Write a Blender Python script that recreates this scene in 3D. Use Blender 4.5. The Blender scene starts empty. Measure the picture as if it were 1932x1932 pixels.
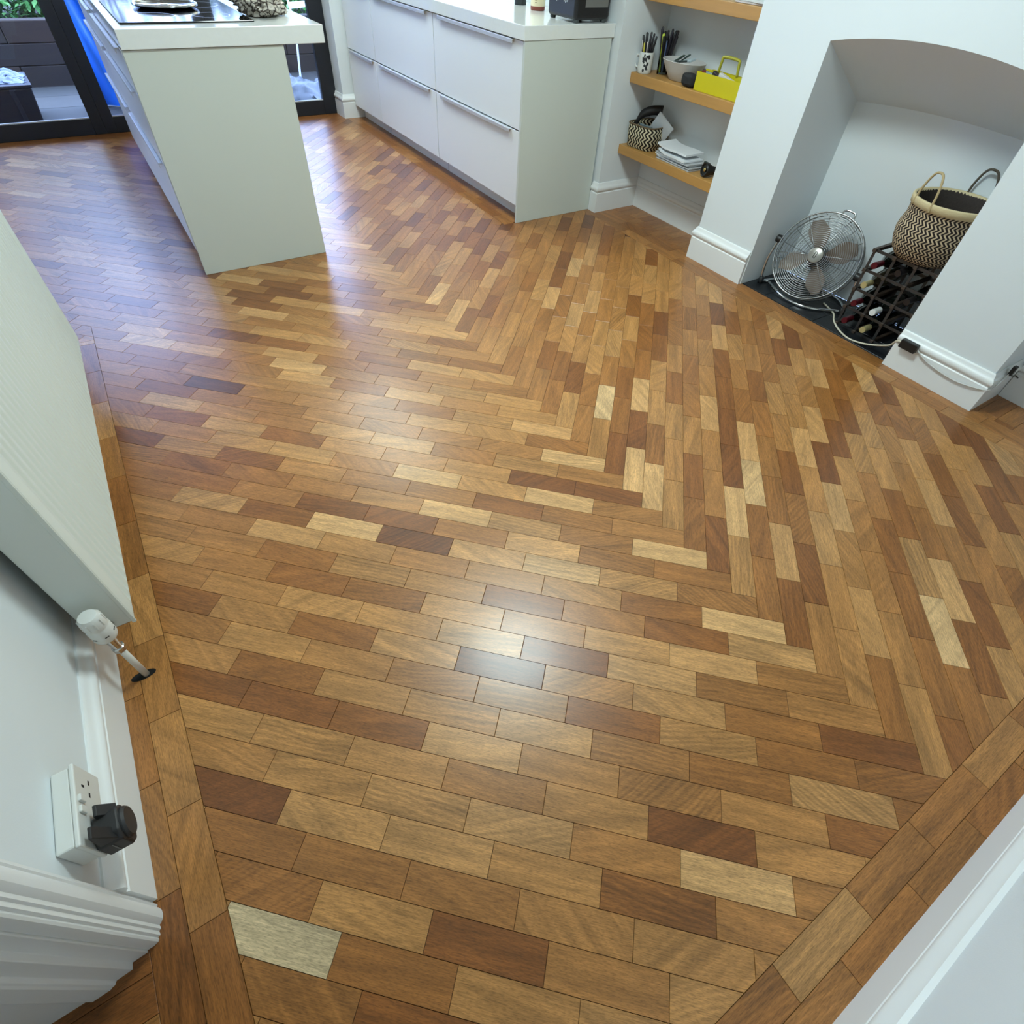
import bpy, bmesh, math, random
from mathutils import Matrix, Vector, noise

random.seed(11)
SC = bpy.context.scene
COL = SC.collection
PI = math.pi

# ------------------------------------------------------------------ camera
FOCAL = 1016.22
cam_d = bpy.data.cameras.new('camera')
cam = bpy.data.objects.new('camera', cam_d)
COL.objects.link(cam)
cam_d.sensor_width = 36.0
cam_d.lens = FOCAL / 1932 * 36.0
cam_d.clip_start = 0.02
RC = Matrix(((0.8445251582, -0.5334337068, 0.0471777238),
             (-0.3719107622, -0.6476208047, -0.6650335919),
             (0.3853046095, 0.5440916961, -0.7453217990)))   # world axes in a camera frame x right, y down, z forward
CAM_H = 1.33
M3 = RC.transposed() @ Matrix(((1, 0, 0), (0, -1, 0), (0, 0, -1)))
cam.matrix_world = Matrix.Translation((0, 0, CAM_H)) @ M3.to_4x4()
SC.camera = cam


def project(x, y, z=0.0):
    c = RC @ Vector((x, y, z - CAM_H))
    if c.z < 0.05:
        return None
    return (966 + FOCAL * c.x / c.z, 966 + FOCAL * c.y / c.z)


# ------------------------------------------------------------------ sky, exposure
W = bpy.data.worlds.new('overcast_sky')
SC.world = W
W.use_nodes = True
wb = W.node_tree.nodes['Background']
wb.inputs['Color'].default_value = (0.38, 0.55, 1.0, 1)
wb.inputs['Strength'].default_value = 9.5
SC.cycles.max_bounces = 8
SC.cycles.adaptive_threshold = 0.025
SC.view_settings.view_transform = 'Standard'
SC.view_settings.look = 'None'
SC.view_settings.exposure = 0.48
SC.view_settings.gamma = 1.0
SC.view_settings.use_curve_mapping = False
LAMP_STRENGTH = 43.0
KITCHEN_FILL = 11.0  # strength of the added kitchen fill panel
LAMP_COLOUR = (0.83, 1.0, 1.0, 1)

# ------------------------------------------------------------------ materials
MATS = {}


def srgb(r, g, b):
    def f(c):
        c /= 255.0
        return c / 12.92 if c <= 0.04045 else ((c + 0.055) / 1.055) ** 2.4
    return (f(r), f(g), f(b), 1.0)


def mat(name, col, rough=0.5, metal=0.0, spec=0.5, bump=0.0, bscale=200.0, var=0.0, vscale=8.0, coat=0.0, trans=0.0):
    if name in MATS:
        return MATS[name]
    m = bpy.data.materials.new(name)
    m.use_nodes = True
    nt = m.node_tree
    p = nt.nodes['Principled BSDF']
    c = srgb(*col)
    p.inputs['Base Color'].default_value = c
    p.inputs['Roughness'].default_value = rough
    p.inputs['Metallic'].default_value = metal
    p.inputs['Specular IOR Level'].default_value = spec
    p.inputs['Coat Weight'].default_value = coat
    p.inputs['Transmission Weight'].default_value = trans
    tc = nt.nodes.new('ShaderNodeTexCoord')
    if var > 0:
        n = nt.nodes.new('ShaderNodeTexNoise')
        n.inputs['Scale'].default_value = vscale
        n.inputs['Detail'].default_value = 4
        nt.links.new(tc.outputs['Object'], n.inputs['Vector'])
        mx = nt.nodes.new('ShaderNodeMix')
        mx.data_type = 'RGBA'
        mx.inputs[6].default_value = tuple(max(0, v * (1 - var)) for v in c[:3]) + (1,)
        mx.inputs[7].default_value = tuple(min(1, v * (1 + var)) for v in c[:3]) + (1,)
        nt.links.new(n.outputs['Fac'], mx.inputs[0])
        nt.links.new(mx.outputs[2], p.inputs['Base Color'])
    if bump > 0:
        n = nt.nodes.new('ShaderNodeTexNoise')
        n.inputs['Scale'].default_value = bscale
        nt.links.new(tc.outputs['Object'], n.inputs['Vector'])
        b = nt.nodes.new('ShaderNodeBump')
        b.inputs['Strength'].default_value = bump
        b.inputs['Distance'].default_value = 0.002
        nt.links.new(n.outputs['Fac'], b.inputs['Height'])
        nt.links.new(b.outputs['Normal'], p.inputs['Normal'])
    MATS[name] = m
    return m


def emit(name, col, strength):
    m = bpy.data.materials.new(name)
    m.use_nodes = True
    nt = m.node_tree
    p = nt.nodes['Principled BSDF']
    p.inputs['Base Color'].default_value = (0.9, 0.9, 0.9, 1)
    p.inputs['Emission Color'].default_value = col
    p.inputs['Emission Strength'].default_value = strength
    MATS[name] = m
    return m


def pane_glass(name, tint=(1, 1, 1), refl=1.0):
    m = bpy.data.materials.new(name)
    m.use_nodes = True
    nt = m.node_tree
    nt.nodes.remove(nt.nodes['Principled BSDF'])
    out = nt.nodes['Material Output']
    tr = nt.nodes.new('ShaderNodeBsdfTransparent')
    tr.inputs['Color'].default_value = (*tint, 1)
    gl = nt.nodes.new('ShaderNodeBsdfGlossy')
    gl.inputs['Roughness'].default_value = 0.01
    fr = nt.nodes.new('ShaderNodeFresnel')
    fr.inputs['IOR'].default_value = 1.32
    mx = nt.nodes.new('ShaderNodeMixShader')
    nt.links.new(fr.outputs[0], mx.inputs[0])
    nt.links.new(tr.outputs[0], mx.inputs[1])
    nt.links.new(gl.outputs[0], mx.inputs[2])
    nt.links.new(mx.outputs[0], out.inputs['Surface'])
    MATS[name] = m
    return m


def wood_blocks(name, joined):
    """Oiled hardwood; colour from the object's colour or, in the joined field, from the mesh."""
    m = bpy.data.materials.new(name)
    m.use_nodes = True
    nt = m.node_tree
    N, K = nt.nodes, nt.links
    p = N['Principled BSDF']
    if joined:
        at = N.new('ShaderNodeAttribute')
        at.attribute_name = 'tone'
        colour = at.outputs['Color']
        uv = N.new('ShaderNodeUVMap')
        vec = uv.outputs['UV']
        sep = N.new('ShaderNodeSeparateXYZ')
        K.new(vec, sep.inputs[0])
        fl = N.new('ShaderNodeMath'); fl.operation = 'FLOOR'
        K.new(sep.outputs['X'], fl.inputs[0])
        wn = N.new('ShaderNodeTexWhiteNoise'); wn.noise_dimensions = '1D'
        K.new(fl.outputs[0], wn.inputs['W'])
        rnd = wn.outputs['Value']
    else:
        oi = N.new('ShaderNodeObjectInfo')
        colour = oi.outputs['Color']
        rnd = oi.outputs['Random']
        tc = N.new('ShaderNodeTexCoord')
        cm = N.new('ShaderNodeCombineXYZ')
        for i, k in enumerate((37.0, 91.0, 53.0)):
            mm = N.new('ShaderNodeMath'); mm.operation = 'MULTIPLY'
            mm.inputs[1].default_value = k
            K.new(rnd, mm.inputs[0])
            K.new(mm.outputs[0], cm.inputs[i])
        ad = N.new('ShaderNodeVectorMath'); ad.operation = 'ADD'
        K.new(tc.outputs['Object'], ad.inputs[0])
        K.new(cm.outputs[0], ad.inputs[1])
        vec = ad.outputs[0]

    # growth lines run askew on some blocks
    def mth(op, a, b):
        n = N.new('ShaderNodeMath'); n.operation = op
        K.new(a, n.inputs[0])
        if isinstance(b, float):
            n.inputs[1].default_value = b
        else:
            K.new(b, n.inputs[1])
        return n.outputs[0]
    t_ = mth('SUBTRACT', mth('FRACT', mth('MULTIPLY', rnd, 13.7), 0.0), 0.5)
    skew = mth('MULTIPLY', mth('MULTIPLY', t_, mth('MULTIPLY', t_, t_)), 6.5)
    vr = N.new('ShaderNodeVectorRotate'); vr.rotation_type = 'Z_AXIS'
    K.new(vec, vr.inputs['Vector'])
    K.new(skew, vr.inputs['Angle'])

    def mapped(sx, sy, src=None):
        mp = N.new('ShaderNodeMapping')
        mp.inputs['Scale'].default_value = (sx, sy, 1)
        K.new(vec if src is None else src, mp.inputs['Vector'])
        return mp.outputs[0]

    def nz(v, scale, detail, dist=0.0):
        n = N.new('ShaderNodeTexNoise')
        n.inputs['Scale'].default_value = scale
        n.inputs['Detail'].default_value = detail
        n.inputs['Distortion'].default_value = dist
        K.new(v, n.inputs['Vector'])
        return n.outputs['Fac']

    def ramp(fac, a, b, lo, hi):
        r = N.new('ShaderNodeMapRange')
        r.inputs['From Min'].default_value = a
        r.inputs['From Max'].default_value = b
        r.inputs['To Min'].default_value = lo
        r.inputs['To Max'].default_value = hi
        K.new(fac, r.inputs['Value'])
        return r.outputs[0]

    def mul(a, b):
        mm = N.new('ShaderNodeMath'); mm.operation = 'MULTIPLY'
        K.new(a, mm.inputs[0]); K.new(b, mm.inputs[1])
        return mm.outputs[0]

    fine = nz(mapped(30, 430), 1.0, 6)
    streak = nz(mapped(3.5, 45, vr.outputs[0]), 1.0, 4, 0.6)
    broad = nz(mapped(4, 12), 1.0, 2)
    pore = nz(mapped(110, 620), 1.0, 2)
    # flame figure: wandering growth rings, stronger on some blocks than on others
    wv = N.new('ShaderNodeTexWave')
    wv.bands_direction = 'Y'
    wv.inputs['Scale'].default_value = 1.0
    wv.inputs['Distortion'].default_value = 9.0
    wv.inputs['Detail'].default_value = 3.0
    wv.inputs['Detail Scale'].default_value = 0.9
    K.new(mapped(9, 26, vr.outputs[0]), wv.inputs['Vector'])
    amt = ramp(rnd, 0.45, 1.0, 0.0, 0.26)
    one = N.new('ShaderNodeMath'); one.operation = 'SUBTRACT'
    one.inputs[0].default_value = 1.0
    K.new(mul(wv.outputs['Fac'], amt), one.inputs[1])
    v = mul(mul(ramp(fine, .25, .75, .66, 1.24), ramp(streak, .25, .75, .70, 1.27)), mul(ramp(broad, .3, .7, .88, 1.10), one.outputs[0]))
    v = mul(v, ramp(pore, .34, .52, .76, 1.08))
    hs = N.new('ShaderNodeHueSaturation')
    K.new(colour, hs.inputs['Color'])
    K.new(v, hs.inputs['Value'])
    K.new(hs.outputs[0], p.inputs['Base Color'])
    p.inputs['Roughness'].default_value = 0.34
    p.inputs['Specular IOR Level'].default_value = 0.5
    p.inputs['Coat Weight'].default_value = 0.06
    p.inputs['Coat Roughness'].default_value = 0.14
    bp = N.new('ShaderNodeBump')
    bp.inputs['Strength'].default_value = 0.06
    bp.inputs['Distance'].default_value = 0.001
    K.new(fine, bp.inputs['Height'])
    K.new(bp.outputs[0], p.inputs['Normal'])
    MATS[name] = m
    return m


def grain_wood(name, col, axis=1, rough=0.45):
    m = bpy.data.materials.new(name)
    m.use_nodes = True
    nt = m.node_tree
    p = nt.nodes['Principled BSDF']
    tc = nt.nodes.new('ShaderNodeTexCoord')
    mp = nt.nodes.new('ShaderNodeMapping')
    s = [40, 40, 40]
    s[axis] = 3
    mp.inputs['Scale'].default_value = s
    nt.links.new(tc.outputs['Object'], mp.inputs['Vector'])
    n = nt.nodes.new('ShaderNodeTexNoise')
    n.inputs['Scale'].default_value = 1.0
    n.inputs['Detail'].default_value = 6
    nt.links.new(mp.outputs[0], n.inputs['Vector'])
    mx = nt.nodes.new('ShaderNodeMix')
    mx.data_type = 'RGBA'
    c = srgb(*col)
    mx.inputs[6].default_value = tuple(v * .72 for v in c[:3]) + (1,)
    mx.inputs[7].default_value = tuple(min(1, v * 1.22) for v in c[:3]) + (1,)
    nt.links.new(n.outputs['Fac'], mx.inputs[0])
    nt.links.new(mx.outputs[2], p.inputs['Base Color'])
    p.inputs['Roughness'].default_value = rough
    MATS[name] = m
    return m


def zigzag(name, dark, light, nu, nv, amp, duty=0.5, rough=0.8):
    """Woven chevron stripes, running with the UVs of a basket wall."""
    m = bpy.data.materials.new(name)
    m.use_nodes = True
    nt = m.node_tree
    N, K = nt.nodes, nt.links
    p = N['Principled BSDF']
    uv = N.new('ShaderNodeUVMap')
    sep = N.new('ShaderNodeSeparateXYZ')
    K.new(uv.outputs['UV'], sep.inputs[0])

    def mth(op, a, b=None):
        n = N.new('ShaderNodeMath'); n.operation = op
        for i, q in enumerate((a, b)):
            if q is None:
                continue
            if isinstance(q, (int, float)):
                n.inputs[i].default_value = q
            else:
                K.new(q, n.inputs[i])
        return n.outputs[0]
    tri = mth('PINGPONG', mth('MULTIPLY', sep.outputs['Y'], nv), 1.0)
    s = mth('FRACT', mth('ADD', mth('MULTIPLY', sep.outputs['X'], nu), mth('MULTIPLY', tri, amp)))
    st = mth('LESS_THAN', s, duty)
    nz = N.new('ShaderNodeTexNoise'); nz.inputs['Scale'].default_value = 300
    mx = N.new('ShaderNodeMix'); mx.data_type = 'RGBA'
    mx.inputs[6].default_value = srgb(*light)
    mx.inputs[7].default_value = srgb(*dark)
    K.new(st, mx.inputs[0])
    hs = N.new('ShaderNodeHueSaturation')
    K.new(mx.outputs[2], hs.inputs['Color'])
    K.new(mth('ADD', mth('MULTIPLY', nz.outputs['Fac'], .6), .7), hs.inputs['Value'])
    K.new(hs.outputs[0], p.inputs['Base Color'])
    p.inputs['Roughness'].default_value = rough
    p.inputs['Specular IOR Level'].default_value = 0.2
    b = N.new('ShaderNodeBump'); b.inputs['Strength'].default_value = .5; b.inputs['Distance'].default_value = .003
    K.new(mth('PINGPONG', mth('MULTIPLY', s, 2.0), 1.0), b.inputs['Height'])
    K.new(b.outputs[0], p.inputs['Normal'])
    MATS[name] = m
    return m


def blotch(name, light, dark, scale, thr=0.12, rough=.8):
    """Printed cloth: pale cells with dark broken outlines."""
    m = bpy.data.materials.new(name)
    m.use_nodes = True
    nt = m.node_tree
    N, K = nt.nodes, nt.links
    p = N['Principled BSDF']
    tc = N.new('ShaderNodeTexCoord')
    vo = N.new('ShaderNodeTexVoronoi'); vo.feature = 'DISTANCE_TO_EDGE'
    vo.inputs['Scale'].default_value = scale
    K.new(tc.outputs['Object'], vo.inputs['Vector'])
    cr = N.new('ShaderNodeValToRGB')
    cr.color_ramp.elements[0].position = thr * .7
    cr.color_ramp.elements[1].position = thr
    cr.color_ramp.elements[0].color = srgb(*dark)
    cr.color_ramp.elements[1].color = srgb(*light)
    K.new(vo.outputs['Distance'], cr.inputs[0])
    K.new(cr.outputs[0], p.inputs['Base Color'])
    p.inputs['Roughness'].default_value = rough
    MATS[name] = m
    return m


M_WOOD = wood_blocks('oiled_hardwood_block', False)
M_FIELD = wood_blocks('oiled_hardwood_field', True)
M_SUB = mat('dark_joint_mastic', (52, 34, 20), .8)
M_WALL = mat('white_wall_paint', (219, 226, 229), .75, bump=.08, bscale=350)
M_CEIL = mat('white_ceiling_paint', (240, 241, 240), .85)
M_TRIM = mat('white_gloss_woodwork', (228, 231, 231), .38)
M_CAB = mat('white_gloss_lacquer', (228, 232, 234), .28)
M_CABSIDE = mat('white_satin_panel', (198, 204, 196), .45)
M_TOP = mat('white_quartz_worktop', (220, 223, 220), .12, var=.03, vscale=60)
M_CARC = mat('gap_shade_grey', (120, 124, 128), .6)  # white carcass greyed to shade the gaps between drawer fronts
M_ALU = mat('brushed_aluminium', (198, 200, 203), .45, metal=.45)
M_CHROME = mat('polished_chrome', (205, 208, 210), .12, metal=1.0)
M_STEEL = mat('grey_steel_wire', (128, 130, 130), .3, metal=.9)
M_BLK = mat('black_satin_plastic', (22, 22, 24), .42)
M_BLKG = mat('black_gloss', (10, 12, 16), .08)
M_ANTH = mat('anthracite_powder_coat', (22, 26, 34), .45)
M_OAK = grain_wood('oak_veneer', (184, 138, 76), 1, .42)
M_SLATE = mat('black_slate_tile', (24, 27, 31), .35, bump=.25, bscale=90, var=.25, vscale=20)
M_RAD = mat('white_radiator_enamel', (214, 222, 216), .35)
M_PLASTIC = mat('white_plastic', (214, 216, 212), .3)
M_GLASS = pane_glass('door_glass')


# ------------------------------------------------------------------ mesh helpers
def new_bm():
    return bmesh.new()


def link(o, parent=None):
    COL.objects.link(o)
    if parent is not None:
        o.parent = parent
    return o


def obj(name, bm, m, parent=None, smooth=False, bevel=0.0, seg=2, loc=None, auto=None):
    me = bpy.data.meshes.new(name)
    bmesh.ops.recalc_face_normals(bm, faces=bm.faces)
    bm.to_mesh(me)
    bm.free()
    for mm in (m if isinstance(m, (list, tuple)) else [m]):
        me.materials.append(mm)
    if smooth:
        for p in me.polygons:
            p.use_smooth = True
        if auto:
            me.set_sharp_from_angle(angle=math.radians(auto))
    o = bpy.data.objects.new(name, me)
    if bevel > 0:
        b = o.modifiers.new('bevel', 'BEVEL')
        b.width = bevel
        b.segments = seg
        b.limit_method = 'ANGLE'
        b.angle_limit = math.radians(40)
        b.harden_normals = False
    if loc is not None:
        o.location = loc
    return link(o, parent)


def tag(o, label, cat=None, group=None, kind=None):
    o['label'] = label
    if cat:
        o['category'] = cat
    if group:
        o['group'] = group
    if kind:
        o['kind'] = kind
    return o


def thing(name, label, cat, loc=(0, 0, 0), rz=0.0, group=None, kind=None):
    o = bpy.data.objects.new(name, None)
    o.empty_display_size = .05
    o.location = loc
    o.rotation_euler = (0, 0, rz)
    link(o)
    return tag(o, label, cat, group, kind)


def box(bm, x0, y0, z0, x1, y1, z1, mi=0):
    vs = [bm.verts.new(p) for p in ((x0, y0, z0), (x1, y0, z0), (x1, y1, z0), (x0, y1, z0), (x0, y0, z1), (x1, y0, z1), (x1, y1, z1), (x0, y1, z1))]
    for f in ((0, 3, 2, 1), (4, 5, 6, 7), (0, 1, 5, 4), (1, 2, 6, 5), (2, 3, 7, 6), (3, 0, 4, 7)):
        bm.faces.new([vs[i] for i in f]).material_index = mi
    return bm


def boxo(name, b, m, parent=None, bevel=0.0, seg=2):
    return obj(name, box(new_bm(), *b), m, parent, bevel=bevel, seg=seg)


def prism(bm, poly, z0, z1, axis='z', mi=0):
    """Extrude a 2D polygon; axis z: (x,y); axis x: (y,z); axis y: (x,z)."""
    def P(a, b, c):
        return {'z': (a, b, c), 'x': (c, a, b), 'y': (a, c, b)}[axis]
    lo = [bm.verts.new(P(a, b, z0)) for a, b in poly]
    hi = [bm.verts.new(P(a, b, z1)) for a, b in poly]
    n = len(poly)
    bm.faces.new(lo[::-1]).material_index = mi
    bm.faces.new(hi).material_index = mi
    for i in range(n):
        bm.faces.new((lo[i], lo[(i + 1) % n], hi[(i + 1) % n], hi[i])).material_index = mi
    return bm


def frame_of(d):
    d = Vector(d).normalized()
    up = Vector((0, 0, 1)) if abs(d.z) < .95 else Vector((1, 0, 0))
    a = d.cross(up).normalized()
    b = a.cross(d).normalized()
    return a, b


def tube(bm, pts, r, n=8, closed=False, caps=True):
    pts = [Vector(p) for p in pts]
    rs = r if isinstance(r, (list, tuple)) else [r] * len(pts)
    rings = []
    a = None
    m = len(pts)
    for i, p in enumerate(pts):
        if closed:
            d = pts[(i + 1) % m] - pts[i - 1]
        else:
            d = pts[min(i + 1, m - 1)] - pts[max(i - 1, 0)]
        d.normalize()
        if a is None:
            a, b = frame_of(d)
        else:
            a = (a - d * a.dot(d)).normalized()
            b = a.cross(d).normalized()
        rings.append([bm.verts.new(p + rs[i] * (math.cos(t) * a + math.sin(t) * b)) for t in [2 * PI * k / n for k in range(n)]])
    cnt = m if closed else m - 1
    for i in range(cnt):
        A, B = rings[i], rings[(i + 1) % m]
        for k in range(n):
            bm.faces.new((A[k], A[(k + 1) % n], B[(k + 1) % n], B[k]))
    if caps and not closed:
        bm.faces.new(rings[0][::-1])
        bm.faces.new(rings[-1])
    return bm


def cyl(bm, p0, p1, r0, r1=None, n=20):
    return tube(bm, [p0, p1], [r0, r0 if r1 is None else r1], n)


def lathe(bm, prof, n=32, mtx=None, uv=False, cap0=True, cap1=True, wob=None):
    """Revolve (r,z) about z."""
    rings = []
    tot = [0.0]
    for (r0, z0), (r1, z1) in zip(prof, prof[1:]):
        tot.append(tot[-1] + math.hypot(r1 - r0, z1 - z0))
    for i, (r, z) in enumerate(prof):
        row = []
        for k in range(n):
            t = 2 * PI * k / n
            rr = r * (wob(t, z) if wob else 1.0)
            v = Vector((rr * math.cos(t), rr * math.sin(t), z))
            row.append(bm.verts.new(mtx @ v if mtx else v))
        rings.append(row)
    lay = bm.loops.layers.uv.verify() if uv else None
    for i in range(len(prof) - 1):
        for k in range(n):
            f = bm.faces.new((rings[i][k], rings[i][(k + 1) % n], rings[i + 1][(k + 1) % n], rings[i + 1][k]))
            if uv:
                us = (k / n, (k + 1) / n, (k + 1) / n, k / n)
                vv = (tot[i], tot[i], tot[i + 1], tot[i + 1])
                for l, a, b in zip(f.loops, us, vv):
                    l[lay].uv = (a, b / tot[-1])
    if cap0 and prof[0][0] > 1e-5:
        bm.faces.new(rings[0][::-1])
    if cap1 and prof[-1][0] > 1e-5:
        bm.faces.new(rings[-1])
    return bm


def smooth_path(pts, k=6):
    """Catmull-Rom through points."""
    P = [Vector(p) for p in pts]
    out = []
    for i in range(len(P) - 1):
        p0, p1, p2, p3 = P[max(i - 1, 0)], P[i], P[i + 1], P[min(i + 2, len(P) - 1)]
        for j in range(k):
            t = j / k
            out.append(.5 * ((2 * p1) + (p2 - p0) * t + (2 * p0 - 5 * p1 + 4 * p2 - p3) * t * t + (3 * p1 - p0 - 3 * p2 + p3) * t ** 3))
    out.append(P[-1])
    return out


def axis_mtx(origin, zdir, xhint=None):
    z = Vector(zdir).normalized()
    if xhint is None:
        a, b = frame_of(z)
        x = a
    else:
        x = Vector(xhint)
        x = (x - z * x.dot(z)).normalized()
    y = z.cross(x)
    m = Matrix((x, y, z)).transposed().to_4x4()
    m.translation = Vector(origin)
    return m


def sweep_xy(path, prof, s):
    """Sweep a (offset, z) profile along an xy polyline, offset to the side s (+1 left)."""
    bm = new_bm()
    P = [Vector(p) for p in path]
    n = len(P)
    rows = []
    for i in range(n):
        ds = []
        if i > 0:
            ds.append((P[i] - P[i - 1]).normalized())
        if i < n - 1:
            ds.append((P[i + 1] - P[i]).normalized())
        nn = [Vector((-d.y, d.x)) * s for d in ds]
        if len(nn) == 2:
            m = (nn[0] + nn[1])
            m = m / max(1e-6, m.dot(nn[0]))
        else:
            m = nn[0]
        rows.append([bm.verts.new((P[i].x + m.x * d, P[i].y + m.y * d, z)) for d, z in prof])
    k = len(prof)
    for i in range(n - 1):
        for j in range(k):
            bm.faces.new((rows[i][j], rows[i][(j + 1) % k], rows[i + 1][(j + 1) % k], rows[i + 1][j]))
    bm.faces.new(rows[0])
    bm.faces.new(rows[-1][::-1])
    return bm


def structure(name, bm, m, label, parent=None, bevel=0.0, smooth=False, auto=None):
    o = obj(name, bm, m, parent, bevel=bevel, smooth=smooth, auto=auto)
    if parent is None:
        o['kind'] = 'structure'
        o['label'] = label
    return o


# ================================================================== ROOM SHELL
H = 2.45
XL, XR, YN = -0.482, 2.618, -0.40       # left wall, kitchen wall, near wall
X_ALC, X_CH, X_BACK = 2.958, 2.700, 3.085
Y_NIB, Y_CH1, Y_CH0, Y_RALC = 2.985, 2.165, 0.505, 0.505
OP0, OP1 = 0.900, 1.775                  # fireplace opening

structure('wall_left', box(new_bm(), -.60, .43, 0, XL, 2.74, H), M_WALL, 'white painted wall behind the radiator')
structure('wall_doorhead', box(new_bm(), -.60, YN, 2.05, XL, .43, H), M_WALL, 'white wall above the side doorway')
structure('wall_return', box(new_bm(), -1.9, 2.62, 0, -.60, 2.74, H), M_WALL, 'white wall at the back of the hall')
structure('wall_kitchen_left', box(new_bm(), -1.9, 2.74, 0, -1.78, 6.12, H), M_WALL, 'white kitchen wall left of the garden doors')
structure('wall_hall', box(new_bm(), -2.1, -.52, 0, -1.9, 2.74, H), M_WALL, 'white hall wall beyond the doorway')
structure('wall_near', box(new_bm(), -1.9, -.52, 0, 3.4, YN, H), M_WALL, 'white wall at the lower right corner of the room')
structure('wall_right', box(new_bm(), XR, Y_NIB, 0, 3.4, 6.12, H), M_WALL, 'white kitchen wall behind the drawer units')
structure('wall_alcove', box(new_bm(), X_ALC, Y_CH1, 0, 3.4, Y_NIB, H), M_WALL, 'white alcove wall behind the oak shelves')
structure('wall_alcove_right', box(new_bm(), X_ALC - .015, YN, 0, 3.4, Y_CH0, H), M_WALL, 'white alcove wall right of the chimney breast')
structure('wall_far_right', box(new_bm(), 1.935, 5.75, 0, XR, 6.12, H), M_WALL, 'white pier between garden doors and drawer units')
structure('wall_far', box(new_bm(), -1.78, 5.90, 2.12, 1.935, 6.12, H), M_WALL, 'white wall above the garden doors')
structure('ceiling', box(new_bm(), -2.1, -.52, H, 3.4, 6.12, H + .1), M_CEIL, 'flat white ceiling')


def chimney():
    bm = new_bm()
    # piers
    box(bm, X_CH, OP1, 0, X_BACK + .12, Y_CH1, H)
    box(bm, X_CH, Y_CH0, 0, X_BACK + .12, OP0, H)
    N = 28
    fr, bk = [], []
    for i in range(N + 1):
        t = i / N
        y = OP0 + (OP1 - OP0) * t
        c = 1 - (2 * t - 1) ** 2
        fr.append((y, 1.028 + .045 * c))
        bk.append((y, .800 + .022 * c))
    f_top = [bm.verts.new((X_CH, y, H)) for y, z in fr]
    f_bot = [bm.verts.new((X_CH, y, z)) for y, z in fr]
    b_bot = [bm.verts.new((X_BACK, y, z)) for y, z in bk]
    b_flr = [bm.verts.new((X_BACK, y, 0)) for y, z in bk]
    for i in range(N):
        bm.faces.new((f_top[i], f_top[i + 1], f_bot[i + 1], f_bot[i]))
        bm.faces.new((f_bot[i], f_bot[i + 1], b_bot[i + 1], b_bot[i]))
        bm.faces.new((b_bot[i], b_bot[i + 1], b_flr[i + 1], b_flr[i]))
    me_o = obj('wall_chimney', bm, M_WALL)
    me_o['kind'] = 'structure'
    me_o['label'] = 'white chimney breast with an arched fireplace opening'
    return me_o


chimney()
boxo('wall_fireback', (X_BACK + .001, OP0 - .02, 0, X_BACK + .12, OP1 + .02, 1.2), M_WALL)['kind'] = 'structure'
bpy.data.objects['wall_fireback']['label'] = 'white plastered back of the fireplace recess'

SKIRT = [(0, 0), (.018, 0), (.018, .112), (.0145, .116), (.0145, .121), (.020, .126), (.0225, .133), (.0215, .142), (.016, .149), (.011, .154), (.009, .164), (.004, .170), (0, .170)]


def skirting(name, path, s, label, prof=SKIRT):
    o = structure(name, sweep_xy(path, prof, s), M_TRIM, label, smooth=True, auto=35)
    return o


skirting('baseboard_left', [(XL, .456), (XL, 2.74), (-.60, 2.74)], -1, 'white moulded skirting along the radiator wall')
SKIRT_N = [(0, 0), (.017, 0), (.017, .105), (.013, .110), (.013, .116), (.020, .122), (.022, .130), (.020, .140), (.012, .152), (.008, .165), (0, .17)]
skirting('baseboard_near', [(-1.9, YN), (X_ALC - .015, YN)], 1, 'white moulded skirting at the lower right', SKIRT_N)
skirting('baseboard_alcove', [(XR, 3.036), (XR, Y_NIB), (X_ALC, Y_NIB), (X_ALC, Y_CH1 + .02)], -1, 'white moulded skirting around the shelf alcove')
skirting('baseboard_chimney_left', [(X_CH + .06, Y_CH1), (X_CH, Y_CH1), (X_CH, OP1 + .004)], -1, 'white moulded skirting on the left chimney pier')
skirting('baseboard_chimney_right', [(X_CH, OP0 - .004), (X_CH, Y_CH0), (X_ALC - .015, Y_CH0)], -1, 'white moulded skirting on the right chimney pier')
skirting('baseboard_alcove_right', [(X_ALC - .015, Y_CH0 - .02), (X_ALC - .015, YN + .02)], -1, 'white moulded skirting in the right alcove')
skirting('baseboard_far_right', [(1.935, 5.93), (1.935, 5.75), (2.13, 5.75)], -1, 'white moulded skirting around the pier by the garden doors')


# doorway architrave and lining
ARCH = [(-.482, .456), (-.472, .456), (-.471, .4495), (-.4675, .4485), (-.4655, .4455), (-.4675, .4425), (-.4645, .440), (-.4605, .434), (-.459, .426), (-.4605, .418),
        (-.4645, .4125), (-.468, .410), (-.4665, .4065), (-.4665, .4025), (-.4700, .4005), (-.4690, .3970), (-.4690, .3930), (-.4730, .3910), (-.4720, .3875), (-.4740, .3840), (-.482, .3815), (-.492, .3815), (-.492, .43), (-.482, .43)]
LINING = [(-.4925, .43), (-.4925, .3775), (-.518, .3765), (-.5195, .3655), (-.546, .3640), (-.549, .3585), (-.553, .3575), (-.557, .3555), (-.586, .3545), (-.588, .3605), (-.74, .3605), (-.74, .43)]
d1 = thing('door_1', 'white moulded door casing at the lower left corner', None, (0, 0, 0), kind='structure')
del_cat = d1.pop('category', None)
obj('architrave', prism(new_bm(), ARCH[::-1], 0, 2.06), M_TRIM, d1, smooth=True, auto=24)
obj('door_lining', prism(new_bm(), LINING[::-1], 0, 2.06), M_TRIM, d1, bevel=.0012)
obj('head_lining', box(new_bm(), -.62, YN, 2.0, -.47, .38, 2.06), M_TRIM, d1)


# ------------------------------------------------------------------ garden doors
DOOR_Y0, DOOR_Y1 = 5.93, 5.99


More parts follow.
